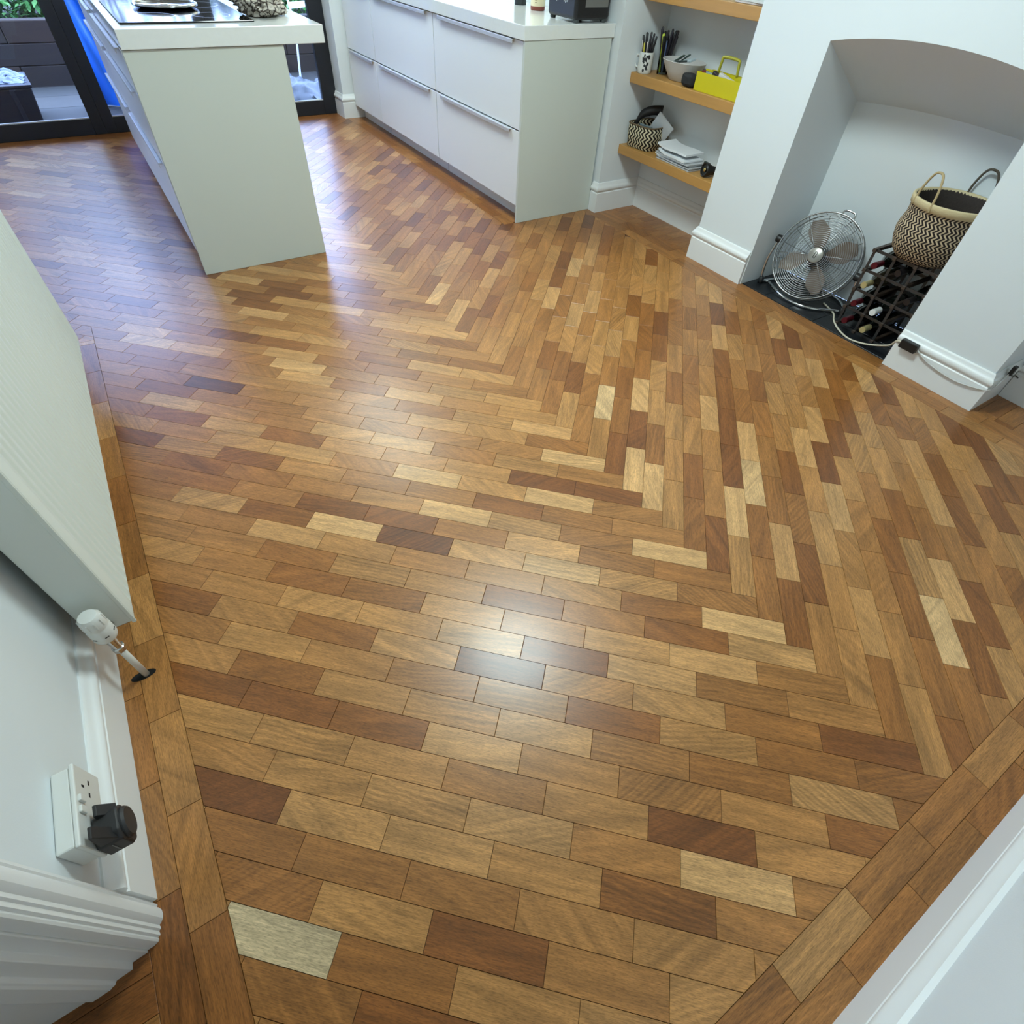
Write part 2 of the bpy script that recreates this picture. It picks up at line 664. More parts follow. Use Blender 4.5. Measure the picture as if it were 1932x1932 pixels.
def garden_door(n, x0, x1, wl, wr, label):
    d = thing('door_%d' % n, label, None, (0, 0, 0), kind='structure')
    d.pop('category', None)
    boxo('stile', (x0, DOOR_Y0, 0, x0 + wl, DOOR_Y1, 2.12), M_ANTH, d, bevel=.003)
    boxo('stile', (x1 - wr, DOOR_Y0, 0, x1, DOOR_Y1, 2.12), M_ANTH, d, bevel=.003)
    boxo('bottom_rail', (x0 + wl, DOOR_Y0, 0, x1 - wr, DOOR_Y1, .104), M_ANTH, d, bevel=.003)
    boxo('top_rail', (x0 + wl, DOOR_Y0, 2.01, x1 - wr, DOOR_Y1, 2.12), M_ANTH, d, bevel=.003)
    boxo('glazing_bead', (x0 + wl, DOOR_Y0 + .006, .104, x1 - wr, DOOR_Y0 + .018, .111), M_ALU, d)
    boxo('pane', (x0 + wl + .002, DOOR_Y0 + .028, .1045, x1 - wr - .002, DOOR_Y0 + .034, 2.0095), M_GLASS, d)
    return d


garden_door(2, .9975, 1.934, .0775, .124, 'dark framed glass garden door nearest the white pier')
garden_door(3, .055, .9970, .078, .075, 'dark framed glass garden door behind the island')
garden_door(4, -.90, .0545, .075, .0765, 'dark framed glass garden door at the upper left')
garden_door(5, -1.78, -.9005, .075, .075, 'dark framed glass garden door furthest left')

# ================================================================== FLOOR
TH = math.radians(.88)
OX, OY = 1.1259, 1.019
BW, BL = .0707, .2327
EA = Vector((math.cos(-PI / 4 + TH), math.sin(-PI / 4 + TH)))
EB = Vector((math.cos(PI / 4 + TH), math.sin(PI / 4 + TH)))
ORG = Vector((OX, OY))
GAP = .00045

TONES = [(76, 50, 38), (100, 61, 36), (122, 72, 32), (138, 85, 38), (151, 98, 47), (163, 111, 58), (175, 125, 70), (188, 140, 86), (202, 158, 104), (208, 186, 146)]


def tone_col(t, jit=0.0):
    t = 5 + (t - 5) * .92 if t < 8.8 else t
    t = max(0, min(8.999, t + jit))
    i = int(t)
    f = t - i
    a, b = srgb(*TONES[i]), srgb(*TONES[min(i + 1, 9)])
    return tuple(a[k] * (1 - f) + b[k] * f for k in range(3)) + (1,)


# tones read from the floor, row by row: rows of the left half run from the left border (8) to the seam (0)
TA = {
    -5: {0: 4.5}, -4: {2: 4.5, 1: 6, 0: 6}, -3: {3: 3, 2: 6.5, 1: 5, 0: 6}, -2: {7: 3, 3: 5, 2: 3.5, 1: 6, 0: 7}, -1: {6: .8, 1: 6, 0: 4},
    0: {3: 5, 2: 5, 1: 5, 0: 8}, 1: {3: 7, 2: 4.5, 1: 6, 0: 5}, 2: {8: 3.5, 3: 5.5, 2: 6, 1: 2, 0: 2}, 3: {4: 5, 3: 8, 2: 6, 1: 8, 0: 5},
    4: {6: 3, 4: 4.5, 3: 5, 2: 3, 1: 4.5, 0: 5}, 5: {7: 3, 6: 4, 5: 4.5, 4: 5.5, 3: 8, 2: 6.5, 1: 4.5, 0: 8},
    6: {8: 3.5, 7: 3.5, 6: 4.5, 5: 2.5, 4: 2.5, 3: 4.5, 2: 7, 1: 4.5, 0: 4}, 7: {8: 4, 7: 6.5, 6: 3.5, 5: 8, 4: 1.6, 3: 7, 2: 8, 1: 6, 0: 4.5},
    8: {8: 5, 7: 5, 6: 7, 5: 6, 4: 5, 3: 6, 2: 6, 1: 3.5, 0: 8}, 9: {8: 5, 7: 5, 6: 4, 5: 6, 4: 6, 3: 3, 2: 4.5, 1: 3, 0: 7},
    10: {8: 6, 7: 5, 6: 3.5, 5: 4, 4: 6.5, 3: 5, 2: 6.5, 1: 7, 0: 5}, 11: {8: 5, 7: 5.5, 6: 6, 5: 6, 4: 7, 3: 2, 2: 7, 1: 4.5, 0: 5},
    12: {8: 3, 7: 5.5, 6: 3.5, 5: 6.5, 4: 1.0, 3: 5.5, 2: 6.5, 1: 4, 0: 2}, 13: {8: 4.5, 7: 6, 6: 5.5, 5: 5, 4: 5.5, 3: 3, 2: 6, 1: 4, 0: 3.5},
    14: {8: 5.5, 7: 3.5, 6: 6, 5: 6, 4: 7, 3: 5, 2: 4, 1: 6.5}, 15: {8: 2.5, 7: 2.5, 6: 3, 5: 7, 4: 5.5, 3: 5, 2: 5.5, 1: 3},
    16: {8: 6, 7: 6, 6: 6, 5: 5, 4: 6, 3: 2, 2: 5.5}, 17: {8: 5.5, 7: 6, 6: 6.5, 5: 7, 4: 5, 3: 8}, 18: {8: 1.8, 7: 6.5, 6: 6.5, 5: 6, 4: 3, 3: 5},
    19: {8: 4, 7: 4.5, 6: 4.5, 5: 5.5, 4: 6}, 20: {8: 3.8, 7: 6, 6: 2.2, 5: 5}, 21: {8: 9.0, 7: 4, 6: 6}, 22: {8: 4.5, 7: 2.6}}
# columns of the right half run from the seam (0) outwards
TB = {
    -1: {0: 5.5, 1: 8.5}, 0: {0: 2, 1: 3.5, 2: 3}, 1: {0: 8, 1: 2, 2: 7.5}, 2: {0: 8, 1: 3.5, 2: 6}, 3: {0: 6, 1: 5.5, 2: 6, 3: 3}, 4: {0: 3.5, 1: 3, 2: 5.5, 3: 4},
    5: {0: 2.5, 1: 5, 2: 5, 3: 7}, 6: {0: 6, 1: 8, 2: 2, 3: 2, 4: 2.5}, 7: {0: 4, 1: 3.5, 2: 8.5, 3: 7.5, 4: 3.5}, 8: {0: 3, 1: 7, 2: 4, 3: 4.5, 4: 4},
    9: {0: 5, 1: 2.8, 2: 4, 3: 2.5, 4: 5, 5: 6}, 10: {0: 5.5, 1: 5.5, 2: 7, 3: 5.5, 4: 7, 5: 5.5}, 11: {0: 4, 1: 6.5, 2: 5.5, 3: 7.5, 4: 1.8, 5: 7},
    12: {0: 6, 1: 5.5, 2: 5, 3: 5, 4: 6, 5: 2, 6: 4}, 13: {1: 4, 2: 3.5, 3: 3, 4: 4.5, 5: 6, 6: 2.2}, 14: {1: 4, 2: 8.5, 3: 6.5, 4: 3, 5: 6, 6: 6.5, 7: 5},
    15: {2: 3, 3: 7.5, 4: 4, 5: 5, 6: 5.5, 7: 3}, 16: {2: 6.5, 3: 2.5, 4: 5, 5: 7, 6: 6.5, 7: 3.5}, 17: {3: 6, 4: 4.5, 5: 3, 6: 3, 7: 4, 8: 6},
    18: {4: 3.5, 5: 5.5, 6: 5.5, 7: 6, 8: 6}, 19: {5: 6, 6: 2.5, 7: 6, 8: 2.2}, 20: {6: 5, 7: 2.8, 8: 2}}

FX0, FX1, FXK = -.353, 2.560, 1.945      # field edges: left border, right border, kitchen border
YLW = 2.722                              # where the radiator wall ends
FY0, FY1, FYP = -.267, 5.80, 3.052


def clip_rect(poly, x0, x1, y0, y1):
    def cl(P, inside, inter):
        out = []
        for i in range(len(P)):
            a, b = P[i - 1], P[i]
            ia, ib = inside(a), inside(b)
            if ib:
                if not ia:
                    out.append(inter(a, b))
                out.append(b)
            elif ia:
                out.append(inter(a, b))
        return out

    def ix(x):
        return lambda a, b: (x, a[1] + (b[1] - a[1]) * (x - a[0]) / (b[0] - a[0]))

    def iy(y):
        return lambda a, b: (a[0] + (b[0] - a[0]) * (y - a[1]) / (b[1] - a[1]), y)
    for ins, it in ((lambda p: p[0] >= x0, ix(x0)), (lambda p: p[0] <= x1, ix(x1)), (lambda p: p[1] >= y0, iy(y0)), (lambda p: p[1] <= y1, iy(y1))):
        poly = cl(poly, ins, it)
        if len(poly) < 3:
            return []
    return poly


def poly_area(P):
    return .5 * abs(sum(P[i - 1][0] * P[i][1] - P[i][0] * P[i - 1][1] for i in range(len(P))))


def clean(P):
    out = []
    for p in P:
        if not out or math.hypot(p[0] - out[-1][0], p[1] - out[-1][1]) > 2e-4:
            out.append(p)
    if len(out) > 2 and math.hypot(out[0][0] - out[-1][0], out[0][1] - out[-1][1]) <= 2e-4:
        out.pop()
    return out


PIECES = []      # (polygon, centre, angle, tone, full, projected area, kind)
rt = random.Random(5)


def rand_tone(dark=0.0):
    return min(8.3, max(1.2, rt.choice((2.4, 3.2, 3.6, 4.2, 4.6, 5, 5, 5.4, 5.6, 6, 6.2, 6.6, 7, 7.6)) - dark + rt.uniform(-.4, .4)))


def proj_area(P):
    q = [project(x, y) for x, y in P]
    if any(v is None for v in q):
        return 0
    q = clip_rect(q, 0, 1932, 0, 1932)
    return poly_area(q) if q else 0


def under_furniture(P):
    cx = sum(p[0] for p in P) / len(P)
    cy = sum(p[1] for p in P) / len(P)
    return (.32 < cx < .70 and 3.30 < cy < 5.15)


def add_piece(P, c, ang, tone, full, name):
    P = clean(P)
    if len(P) < 3 or poly_area(P) < 8e-6 or under_furniture(P):
        return
    PIECES.append((P, c, ang, tone, full, proj_area(P), name))


for kind in 'AB':
    for k in range(-62, 46):
        for n in range(0, 26):
            if kind == 'A':
                e = ORG + k * BW * (EA - EB) - n * BL * EA
                c = e - .5 * BW * EB - .5 * BL * EA
                ang = math.atan2(EA.y, EA.x)
                a, b = EA, EB
            else:
                s = ORG + k * BW * EA - (k + 1) * BW * EB + n * BL * EB
                c = s + .5 * BW * EA + .5 * BL * EB
                ang = math.atan2(EB.y, EB.x)
                a, b = EB, EA
            if not (-1.85 < c.x < 2.8 and -.5 < c.y < 6.0) or (c.x < -.6 and c.y < 2.5):
                continue
            hl, hw = BL / 2 - GAP, BW / 2 - GAP
            Q = [tuple(c + u * hl * a + v * hw * b) for u, v in ((-1, -1), (1, -1), (1, 1), (-1, 1))]
            tone = (TA if kind == 'A' else TB).get(k, {}).get(n)
            if tone is None:
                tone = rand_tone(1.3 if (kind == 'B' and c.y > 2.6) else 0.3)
            xs, ys = [p[0] for p in Q], [p[1] for p in Q]
            if max(ys) <= YLW:
                rects = [(FX0, FX1, FY0, FYP)]
            elif max(ys) <= FYP:
                rects = [(-1.70, FX1, YLW, FYP)] if min(ys) >= YLW else ([(FX0, FX1, FY0, FYP)] if min(xs) >= FX0 else [(FX0, FX1, FY0, FYP), (-1.70, FX0, YLW, FYP)])
            elif max(xs) <= FXK:
                rects = [(-1.70, FXK, YLW, FY1)]
            else:
                rects = [(FX0, FX1, FY0, FYP), (FX0, FXK, FYP, FY1)]
            for r in rects:
                r = (r[0] + GAP, r[1] - GAP, r[2] + GAP, r[3] - GAP)
                P = clip_rect(Q, *r)
                if P:
                    add_piece(P, c, ang, tone, abs(poly_area(P) - poly_area(Q)) < 1e-7, 'parquet_block')

def border(x0, y0, x1, y1, along, start, length=BL, name='border_board', tones=None):
    """A strip of boards between two corners, laid end to end along one axis."""
    lo, hi = (y0, y1) if along == 'y' else (x0, x1)
    t = start
    while t > lo:
        t -= length
    i = 0
    while t < hi - 1e-4:
        a, b = max(t, lo), min(t + length, hi)
        if b - a > .004:
            if along == 'y':
                P = [(x0 + GAP, a + GAP), (x1 - GAP, a + GAP), (x1 - GAP, b - GAP), (x0 + GAP, b - GAP)]
                ang = PI / 2
            else:
                P = [(a + GAP, y0 + GAP), (b - GAP, y0 + GAP), (b - GAP, y1 - GAP), (a + GAP, y1 - GAP)]
                ang = 0.0
            c = Vector((sum(p[0] for p in P) / 4, sum(p[1] for p in P) / 4))
            tn = tones(c) if tones else rand_tone(.4)
            add_piece(P, c, ang, tn, False, name)
        t += length
        i += 1


def left_tone(c):
    for y, t in ((.26, 3.2), (.49, 5), (.73, 5.6), (.95, 5.2), (1.18, 5.8), (1.41, 4.4), (1.64, 3.4), (2.5, 2.5)):
        if abs(c.y - y) < .116:
            return t
    return rand_tone(.3)


def near_tone(c):
    return 6.6 if abs(c.x - .62) < .1 and c.y > -.33 else rt.uniform(3.6, 5.4)


border(-.423, -.337, FX0, 2.722, 'y', 1.297, tones=left_tone)
border(-.490, .452, -.423, 2.722, 'y', .452, tones=lambda c: rt.uniform(3.2, 5.2))
border(-.490, -.387, -.423, .452, 'y', .452, tones=lambda c: 2.6)
border(FX0, -.334, 2.56, FY0, 'x', .50, tones=near_tone)
border(FX0 - .07, -.402, 2.64, -.334, 'x', .62, tones=lambda c: rt.uniform(3.2, 5.0))
border(FX1, -.334, 2.632, FYP - .003, 'y', .55, tones=lambda c: rt.uniform(4, 5.6))
border(2.632, YN, 2.712, 2.975, 'y', .42, tones=lambda c: rt.uniform(3.6, 4.6))
border(FXK, FYP, 2.017, 5.80, 'y', 3.2, tones=lambda c: rt.uniform(2.4, 5))
border(2.017, 3.062, 2.12, 5.80, 'y', 3.3, tones=lambda c: rt.uniform(2.4, 4.2))
border(-1.70, FY1, 1.94, 5.86, 'x', .1, tones=lambda c: rt.uniform(2.2, 3.6))
border(-1.70, 5.86, 1.94, 5.935, 'x', .2, tones=lambda c: rt.uniform(2.0, 3.2))
y = 2.20
while y < 2.98:                              # alcove boards lie across
    border(2.712, y, 2.952, min(y + BW, 2.972), 'x', 2.712 + .1 * rt.random(), tones=lambda c: rt.uniform(3.4, 5.2))
    y += BW
y = -.38
while y < .50:
    border(2.712, y, 2.93, min(y + BW, .492), 'x', 2.712 + .1 * rt.random(), tones=lambda c: rt.uniform(3.0, 4.6))
    y += BW
y = -.38
while y < .40:                              # threshold of the side doorway
    border(-1.9, y, -.490, min(y + BW * .93, .41), 'x', -.70, tones=lambda c: 2.4 if c.y > .3 else 4.6)
    y += BW * .93
y = .41
while y < 1.3:                               # hall floor seen past the door lining
    border(-1.9, y, -.605, y + BW, 'x', -.8 + .1 * rt.random(), tones=lambda c: 3.4)
    y += BW

floor = structure('floor', box(new_bm(), -1.9, -.52, -.08, 3.085, 6.0, -.0045), M_SUB, 'herringbone hardwood parquet floor of many brown tones')


def block_mesh(bm, P, uvoff=None, col=None, layers=None):
    """Prism with a small chamfer round its top; P in the piece's own frame."""
    a = sum(P[i - 1][0] * P[i][1] - P[i][0] * P[i - 1][1] for i in range(len(P)))
    if a < 0:
        P = P[::-1]
    cx = sum(p[0] for p in P) / len(P)
    cy = sum(p[1] for p in P) / len(P)
    n = len(P)
    ch = .0006
    top, mid, bot = [], [], []
    for x, yv in P:
        d = math.hypot(x - cx, yv - cy)
        f = max(0, 1 - ch * 1.3 / max(d, 1e-4))
        top.append(bm.verts.new((cx + (x - cx) * f, cy + (yv - cy) * f, 0)))
        mid.append(bm.verts.new((x, yv, -ch)))
        bot.append(bm.verts.new((x, yv, -.006)))
    fs = [bm.faces.new(top)]
    for i in range(n):
        j = (i + 1) % n
        fs.append(bm.faces.new((mid[i], mid[j], top[j], top[i])))
        fs.append(bm.faces.new((bot[i], bot[j], mid[j], mid[i])))
    return fs


def to_local(P, c, ang):
    ca, sa = math.cos(-ang), math.sin(-ang)
    return [((x - c[0]) * ca - (yv - c[1]) * sa, (x - c[0]) * sa + (yv - c[1]) * ca) for x, yv in P]


FULL_ME = bpy.data.meshes.new('parquet_block')
_b = new_bm()
block_mesh(_b, [(-BL / 2 + GAP, -BW / 2 + GAP), (BL / 2 - GAP, -BW / 2 + GAP), (BL / 2 - GAP, BW / 2 - GAP), (-BL / 2 + GAP, BW / 2 - GAP)])
_b.to_mesh(FULL_ME)
_b.free()
FULL_ME.materials.append(M_WOOD)

by_name = {}
for p in PIECES:
    by_name.setdefault(p[6], []).append(p)
rest = []
for nm, L_ in by_name.items():
    L_.sort(key=lambda p: -p[5])
    keep = 296 if nm == 'parquet_block' else 120
    for i, (P, c, ang, tone, full, ar, _) in enumerate(L_):
        if i >= keep or ar < 60:
            rest.append((P, c, ang, tone))
            continue
        if full:
            me = FULL_ME
        else:
            me = bpy.data.meshes.new(nm)
            b_ = new_bm()
            block_mesh(b_, to_local(P, c, ang))
            b_.to_mesh(me)
            b_.free()
            me.materials.append(M_WOOD)
        o = bpy.data.objects.new(nm, me)
        o.location = (c[0], c[1], rt.uniform(-.00012, .00012))
        o.rotation_euler = (rt.gauss(0, .0009), rt.gauss(0, .0006), ang)
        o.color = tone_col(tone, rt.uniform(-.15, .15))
        link(o, floor)

fb = new_bm()
uvl = fb.loops.layers.uv.verify()
cl = fb.loops.layers.float_color.new('tone')
for i, (P, c, ang, tone) in enumerate(rest):
    lp = to_local(P, c, ang)
    fs = block_mesh(fb, lp)
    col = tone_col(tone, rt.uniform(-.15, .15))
    off = (float(i % 97) + .5, rt.uniform(0, 60))
    vs = {v for f in fs for v in f.verts}
    for f in fs:
        for l in f.loops:
            l[uvl].uv = (l.vert.co.x + off[0], l.vert.co.y + off[1])
            l[cl] = col
    ca, sa = math.cos(ang), math.sin(ang)
    for v in vs:
        x, yv = v.co.x, v.co.y
        v.co.x, v.co.y = c[0] + x * ca - yv * sa, c[1] + x * sa + yv * ca
fo = obj('parquet_field', fb, M_FIELD, floor)
fo['kind'] = 'stuff'

# hearth
hearth = structure('floor_hearth', box(new_bm(), 2.716, OP0 + .001, -.02, X_BACK - .001, OP1 - .001, -.003), mat('dark_grout', (70, 74, 76), .8), 'black slate tiled hearth inside the fireplace')
ty = OP1 - .002
while ty > OP0 + .01:
    y0 = max(ty - .154, OP0 + .002)
    for x0, x1 in ((2.718, 2.852), (2.852, 2.986), (2.986, 3.083)):
        boxo('slate_tile', (x0 + .001, y0 + .001, -.006, x1 - .001, ty - .001, .0015), M_SLATE, hearth, bevel=.001, seg=1)
    ty -= .154
boxo('pipe_hole', (0, 0, 0, .001, .001, .001), M_BLK) if False else None


# ================================================================== CEILING LAMP
def ceiling_lamp(x, y, r, strength, label):
    t = thing('ceiling_lamp', label, 'lamp', (x, y, H), group='ceiling lamps')
    obj('lamp_body', lathe(new_bm(), [(r + .014, 0), (r + .019, -.012), (r + .019, -.05), (r + .009, -.055), (r - .001, -.055)], 40), M_PLASTIC, t, smooth=True, auto=30)
    e = emit('lamp_diffuser_light_%d' % int(strength), LAMP_COLOUR, strength)
    obj('diffuser', lathe(new_bm(), [(r, -.050), (r * .97, -.064), (r * .6, -.078), (.0001, -.082)], 40, cap0=False), e, t, smooth=True)
    return t


ceiling_lamp(1.19, 1.53, .300, LAMP_STRENGTH, 'round white ceiling lamp over the dining floor')


def fill_panel():  # unseen fill light, added to brighten the drawer fronts
    t = thing('kitchen_fill_panel', 'unseen fill panel added to brighten the kitchen drawer fronts', 'lamp', (1.45, 4.45, H))
    for nm, b in (('frame_rail', (-.33, -.83, -.03, -.30, .83, -.0005)), ('frame_rail', (.30, -.83, -.03, .33, .83, -.0005)), ('frame_rail', (-.30, -.83, -.03, .30, -.80, -.0005)), ('frame_rail', (-.30, .80, -.03, .30, .83, -.0005))):
        boxo(nm, b, M_PLASTIC, t)
    boxo('diffuser', (-.299, -.799, -.024, .299, .799, -.012), emit('fill_panel_light', LAMP_COLOUR, KITCHEN_FILL), t)


fill_panel()


# ================================================================== KITCHEN RUN
def handle_bar(name, x, y0, y1, z, sx, parent):
    """Edge pull: a lip over the top of a drawer front, standing sx (signed) off its face."""
    bm = new_bm()
    box(bm, min(x, x + sx * .013), y0, z, max(x, x + sx * .013), y1, z + .0035)
    xa = x + sx * .013
    box(bm, min(xa, xa + sx * .0035), y0, z - .014, max(xa, xa + sx * .0035), y1, z + .0035)
    return obj(name, bm, M_ALU, parent, bevel=.0012)


def run_unit(y0, y1, label, end_panel=False, last=False):
    t = thing('drawer_unit', label, 'cabinet', (0, 0, 0), group='white drawer units under the right worktop')
    boxo('carcass', (2.055, y0 + .002, .092, 2.600, y1 - .002, .876), M_CARC, t)
    for z0, z1 in ((.094, .480), (.488, .874)):
        f = boxo('drawer_front', (2.030, y0 + .002, z0, 2.050, y1 - .002, z1), M_CAB, t, bevel=.0012)
        handle_bar('handle', 2.030, y0 + .085 * (y1 - y0), y1 - .085 * (y1 - y0), z1 - .0035, -1, f)
    boxo('plinth', (2.107, y0 + .002, 0.0005, 2.122, y1 - .002, .092), M_CAB, t)
    if end_panel:
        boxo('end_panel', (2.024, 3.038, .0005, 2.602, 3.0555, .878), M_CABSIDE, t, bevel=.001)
    return t


run_unit(3.058, 4.102, 'white two-drawer unit with the end panel nearest the shelves', True)
run_unit(4.106, 5.130, 'white two-drawer unit in the middle of the right run')
run_unit(5.134, 5.725, 'narrow white two-drawer unit beside the garden door pier')
tag(boxo('worktop', (2.016, 3.034, .8795, 2.614, 5.735, .938), M_TOP, bevel=.002), 'glossy white worktop on the right drawer units', 'worktop')


# ------------------------------------------------------------------ island
def island_unit(y0, y1, label, panel):
    t = thing('island_unit', label, 'cabinet', (0, 0, 0), group='white drawer units under the island worktop')
    boxo('carcass', (.214, y0 + .002, .112, .815, y1 - .002, .886), M_CARC, t)
    for z0, z1 in ((.116, .480), (.488, .742), (.750, .884)):
        f = boxo('drawer_front', (.192, y0 + .002, z0, .212, y1 - .002, z1), M_CAB, t, bevel=.0012)
        handle_bar('handle', .192, y0 + .06, y1 - .06, z1 - .0015, -1, f)
    boxo('plinth', (.245, y0 + .002, .0005, .260, y1 - .002, .112), M_CAB, t)
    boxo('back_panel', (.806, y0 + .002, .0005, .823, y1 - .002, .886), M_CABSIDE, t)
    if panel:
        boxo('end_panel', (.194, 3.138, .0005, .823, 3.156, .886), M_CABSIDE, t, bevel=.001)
    return t


island_unit(3.158, 4.225, 'white island drawer unit with the plain end panel', True)
island_unit(4.229, 5.300, 'white island drawer unit nearest the garden doors', False)
tag(boxo('worktop', (.194, 3.128, .8885, 1.008, 5.31, .950), M_TOP, bevel=.002), 'thick white worktop on the island', 'worktop')


def hob():
    t = thing('hob', 'black glass hob set in the island worktop', 'hob', (.487, 3.60, .9503))
    boxo('glass', (-.259, -.360, 0, .259, .360, .006), M_BLKG, t, bevel=.0015)
    ring = mat('grey_hob_print', (120, 124, 128), .25)
    for cx, cy, r in ((-.12, -.19, .09), (.12, -.19, .075), (-.12, .15, .075), (.12, .15, .10)):
        bm = new_bm()
        lathe(bm, [(r, .00605), (r + .002, .00625), (r + .004, .00605)], 40, Matrix.Translation((cx, cy, 0)), cap0=False, cap1=False)
        obj('zone_ring', bm, ring, t)


hob()


def steel_dish():
    t = thing('steel_dish', 'round chrome-rimmed dish on the black hob', 'dish', (.470, 3.672, .9568))
    obj('bowl', lathe(new_bm(), [(.0001, 0), (.100, 0), (.116, .003), (.128, .010), (.125, .0115), (.112, .006), (.098, .003), (.0001, .003)], 56), mat('dark_steel', (96, 92, 90), .22, metal=.7), t, smooth=True, auto=40)
    obj('rim', tube(new_bm(), [(.130 * math.cos(a), .130 * math.sin(a), .012) for a in [2 * PI * i / 56 for i in range(56)]], .0062, 8, closed=True), M_CHROME, t, smooth=True)
    obj('knob', lathe(new_bm(), [(.026, .003), (.028, .007), (.018, .011), (.0001, .012)], 24), M_CHROME, t, smooth=True)


steel_dish()


def tea_towel():
    bm = new_bm()
    bmesh.ops.create_icosphere(bm, subdivisions=5, radius=1.0)
    for v in bm.verts:
        p = v.co.copy()
        n1 = noise.noise(p * 2.1 + Vector((3, 1, 7)))
        n2 = abs(noise.noise(p * 4.3 + Vector((9, 2, 1))))
        n3 = noise.noise(p * 9.0)
        s = 1 + .30 * n1 - .42 * n2 + .06 * n3
        z = max(0.0, p.z * .052 * s + .040)
        lobe = 1 + .25 * math.sin(3 * math.atan2(p.y, p.x) + .6)
        v.co = Vector((p.x * .118 * s, p.y * .085 * s * lobe, z * (1.0 - .25 * p.x)))
    o = obj('tea_towel', bm, blotch('leaf_print_cloth', (206, 198, 186), (74, 64, 58), 40, .10), smooth=True, loc=(.835, 3.405, .9505))
    o.rotation_euler = (0, 0, .35)
    tag(o, 'crumpled brown and white patterned cloth on the island corner', 'cloth')


tea_towel()


# ------------------------------------------------------------------ things on the right worktop
def toaster():
    t = thing('toaster', 'black toaster on the end of the right worktop', 'toaster', (2.462, 3.185, .9385))
    b = box(new_bm(), -.118, -.128, .012, .118, .128, .19)
    obj('body', b, M_BLK, t, bevel=.016, seg=3)
    for sx in (-1, 1):
        for sy in (-1, 1):
            obj('foot', lathe(new_bm(), [(.014, 0), (.016, .004), (.016, .014)], 16, Matrix.Translation((sx * .092, sy * .105, 0))), mat('grey_rubber', (60, 66, 66), .7), t)
    pl = boxo('side_plate', (-.055, -.1295, .062, .098, -.1275, .165), mat('smoked_grey_plate', (112, 112, 108), .12), t, bevel=.0008)
    wh = mat('white_dial_print', (225, 228, 230), .4)
    for cy in (.045, -.035):
        kb = obj('dial', lathe(new_bm(), [(.0001, .012), (.016, .012), (.018, 0)], 24, axis_mtx((-.118, cy, .115), (-1, 0, 0))), M_BLKG, t, smooth=True, auto=40)
        for i in range(9):
            a = -.2 + i * (PI + .4) / 8
            c = Vector((-.1188, cy + .028 * math.cos(a), .108 - .034 * math.sin(a) * .9))
            obj('dial_mark', cyl(new_bm(), c + Vector((0, .0, -.004)), c + Vector((0, .001, .004)), .0016, n=6), wh, t)
    for s in (-.05, .05):
        boxo('slot', (s - .012, -.10, .1895, s + .012, .10, .1908), M_BLKG, t)


toaster()


def canister(name, label, loc, r, hgt, body, base=None, marks=False):
    t = thing(name, label, 'jar', loc)
    if base:
        obj('base_band', lathe(new_bm(), [(r * .95, 0), (r, .003), (r, .018)], 32), base, t, smooth=True, auto=40)
    z0 = .018 if base else 0
    obj('body', lathe(new_bm(), [(r, z0), (r, hgt * .8), (r * .97, hgt * .82)], 32), body, t, smooth=True, auto=40)
    obj('lid', lathe(new_bm(), [(r * 1.01, hgt * .82), (r * 1.01, hgt * .96), (r * .9, hgt), (.0001, hgt)], 32), base or body, t, smooth=True, auto=40)
    if marks:
        ink = mat('brown_print', (110, 84, 60), .6)
        for dz, wv in ((.035, .010), (.043, .014)):
            for i in range(2):
                a = PI + .55 + i * .16
                p = Vector((r * 1.004 * math.cos(a), r * 1.004 * math.sin(a), dz))
                q = Vector((r * 1.004 * math.cos(a + .12), r * 1.004 * math.sin(a + .12), dz))
                obj('print_mark', cyl(new_bm(), p, q, .0012, n=6), ink, t)
    return t


canister('canister', 'cream canister with a red-brown base behind the toaster', (2.452, 3.565, .9385), .042, .16, mat('cream_ceramic', (226, 214, 178), .35), mat('terracotta_glaze', (132, 66, 52), .45), True)
canister('spice_jar', 'dark jar on the right worktop behind the cream canister', (2.482, 3.800, .9385), .036, .13, mat('dark_green_black', (30, 36, 38), .4))


# ================================================================== SHELVES
SH_X0 = 2.735
for z, label in ((.685, 'oak floating shelf holding the mug and yellow caddy'), (.329, 'lowest oak floating shelf with the woven box and papers'), (1.038, 'top oak floating shelf cut by the upper edge')):
    tag(boxo('oak_shelf', (SH_X0, Y_CH1 + .003, z, X_ALC - .001, Y_NIB - .002, z + .049), M_OAK, bevel=.0025), label, 'shelf', 'oak shelves in the alcove')
ZM, ZLO, ZT = .7345, .3785, 1.0875


def pen(p0, p1, r, col, label, group, cap=None):
    """A pen or brush: barrel, tapering tip and a cap or bristle end."""
    p0, p1 = Vector(p0), Vector(p1)
    d = p1 - p0
    t = obj('pen', tube(new_bm(), [p0, p0 + d * .07, p0 + d * .80, p1 - d * .02, p1], [r * .3, r, r, r * .9, r * .5], 8), mat('pen_' + '_'.join(map(str, col)), col, .4), smooth=True)
    tag(t, label, 'pen', group)
    if cap:
        obj('cap', tube(new_bm(), [p0 + d * .70, p0 + d * .98, p0 + d * 1.01], [r * 1.25, r * 1.25, r * .7], 8), mat('pen_' + '_'.join(map(str, cap)), cap, .4), t, smooth=True)
    return t


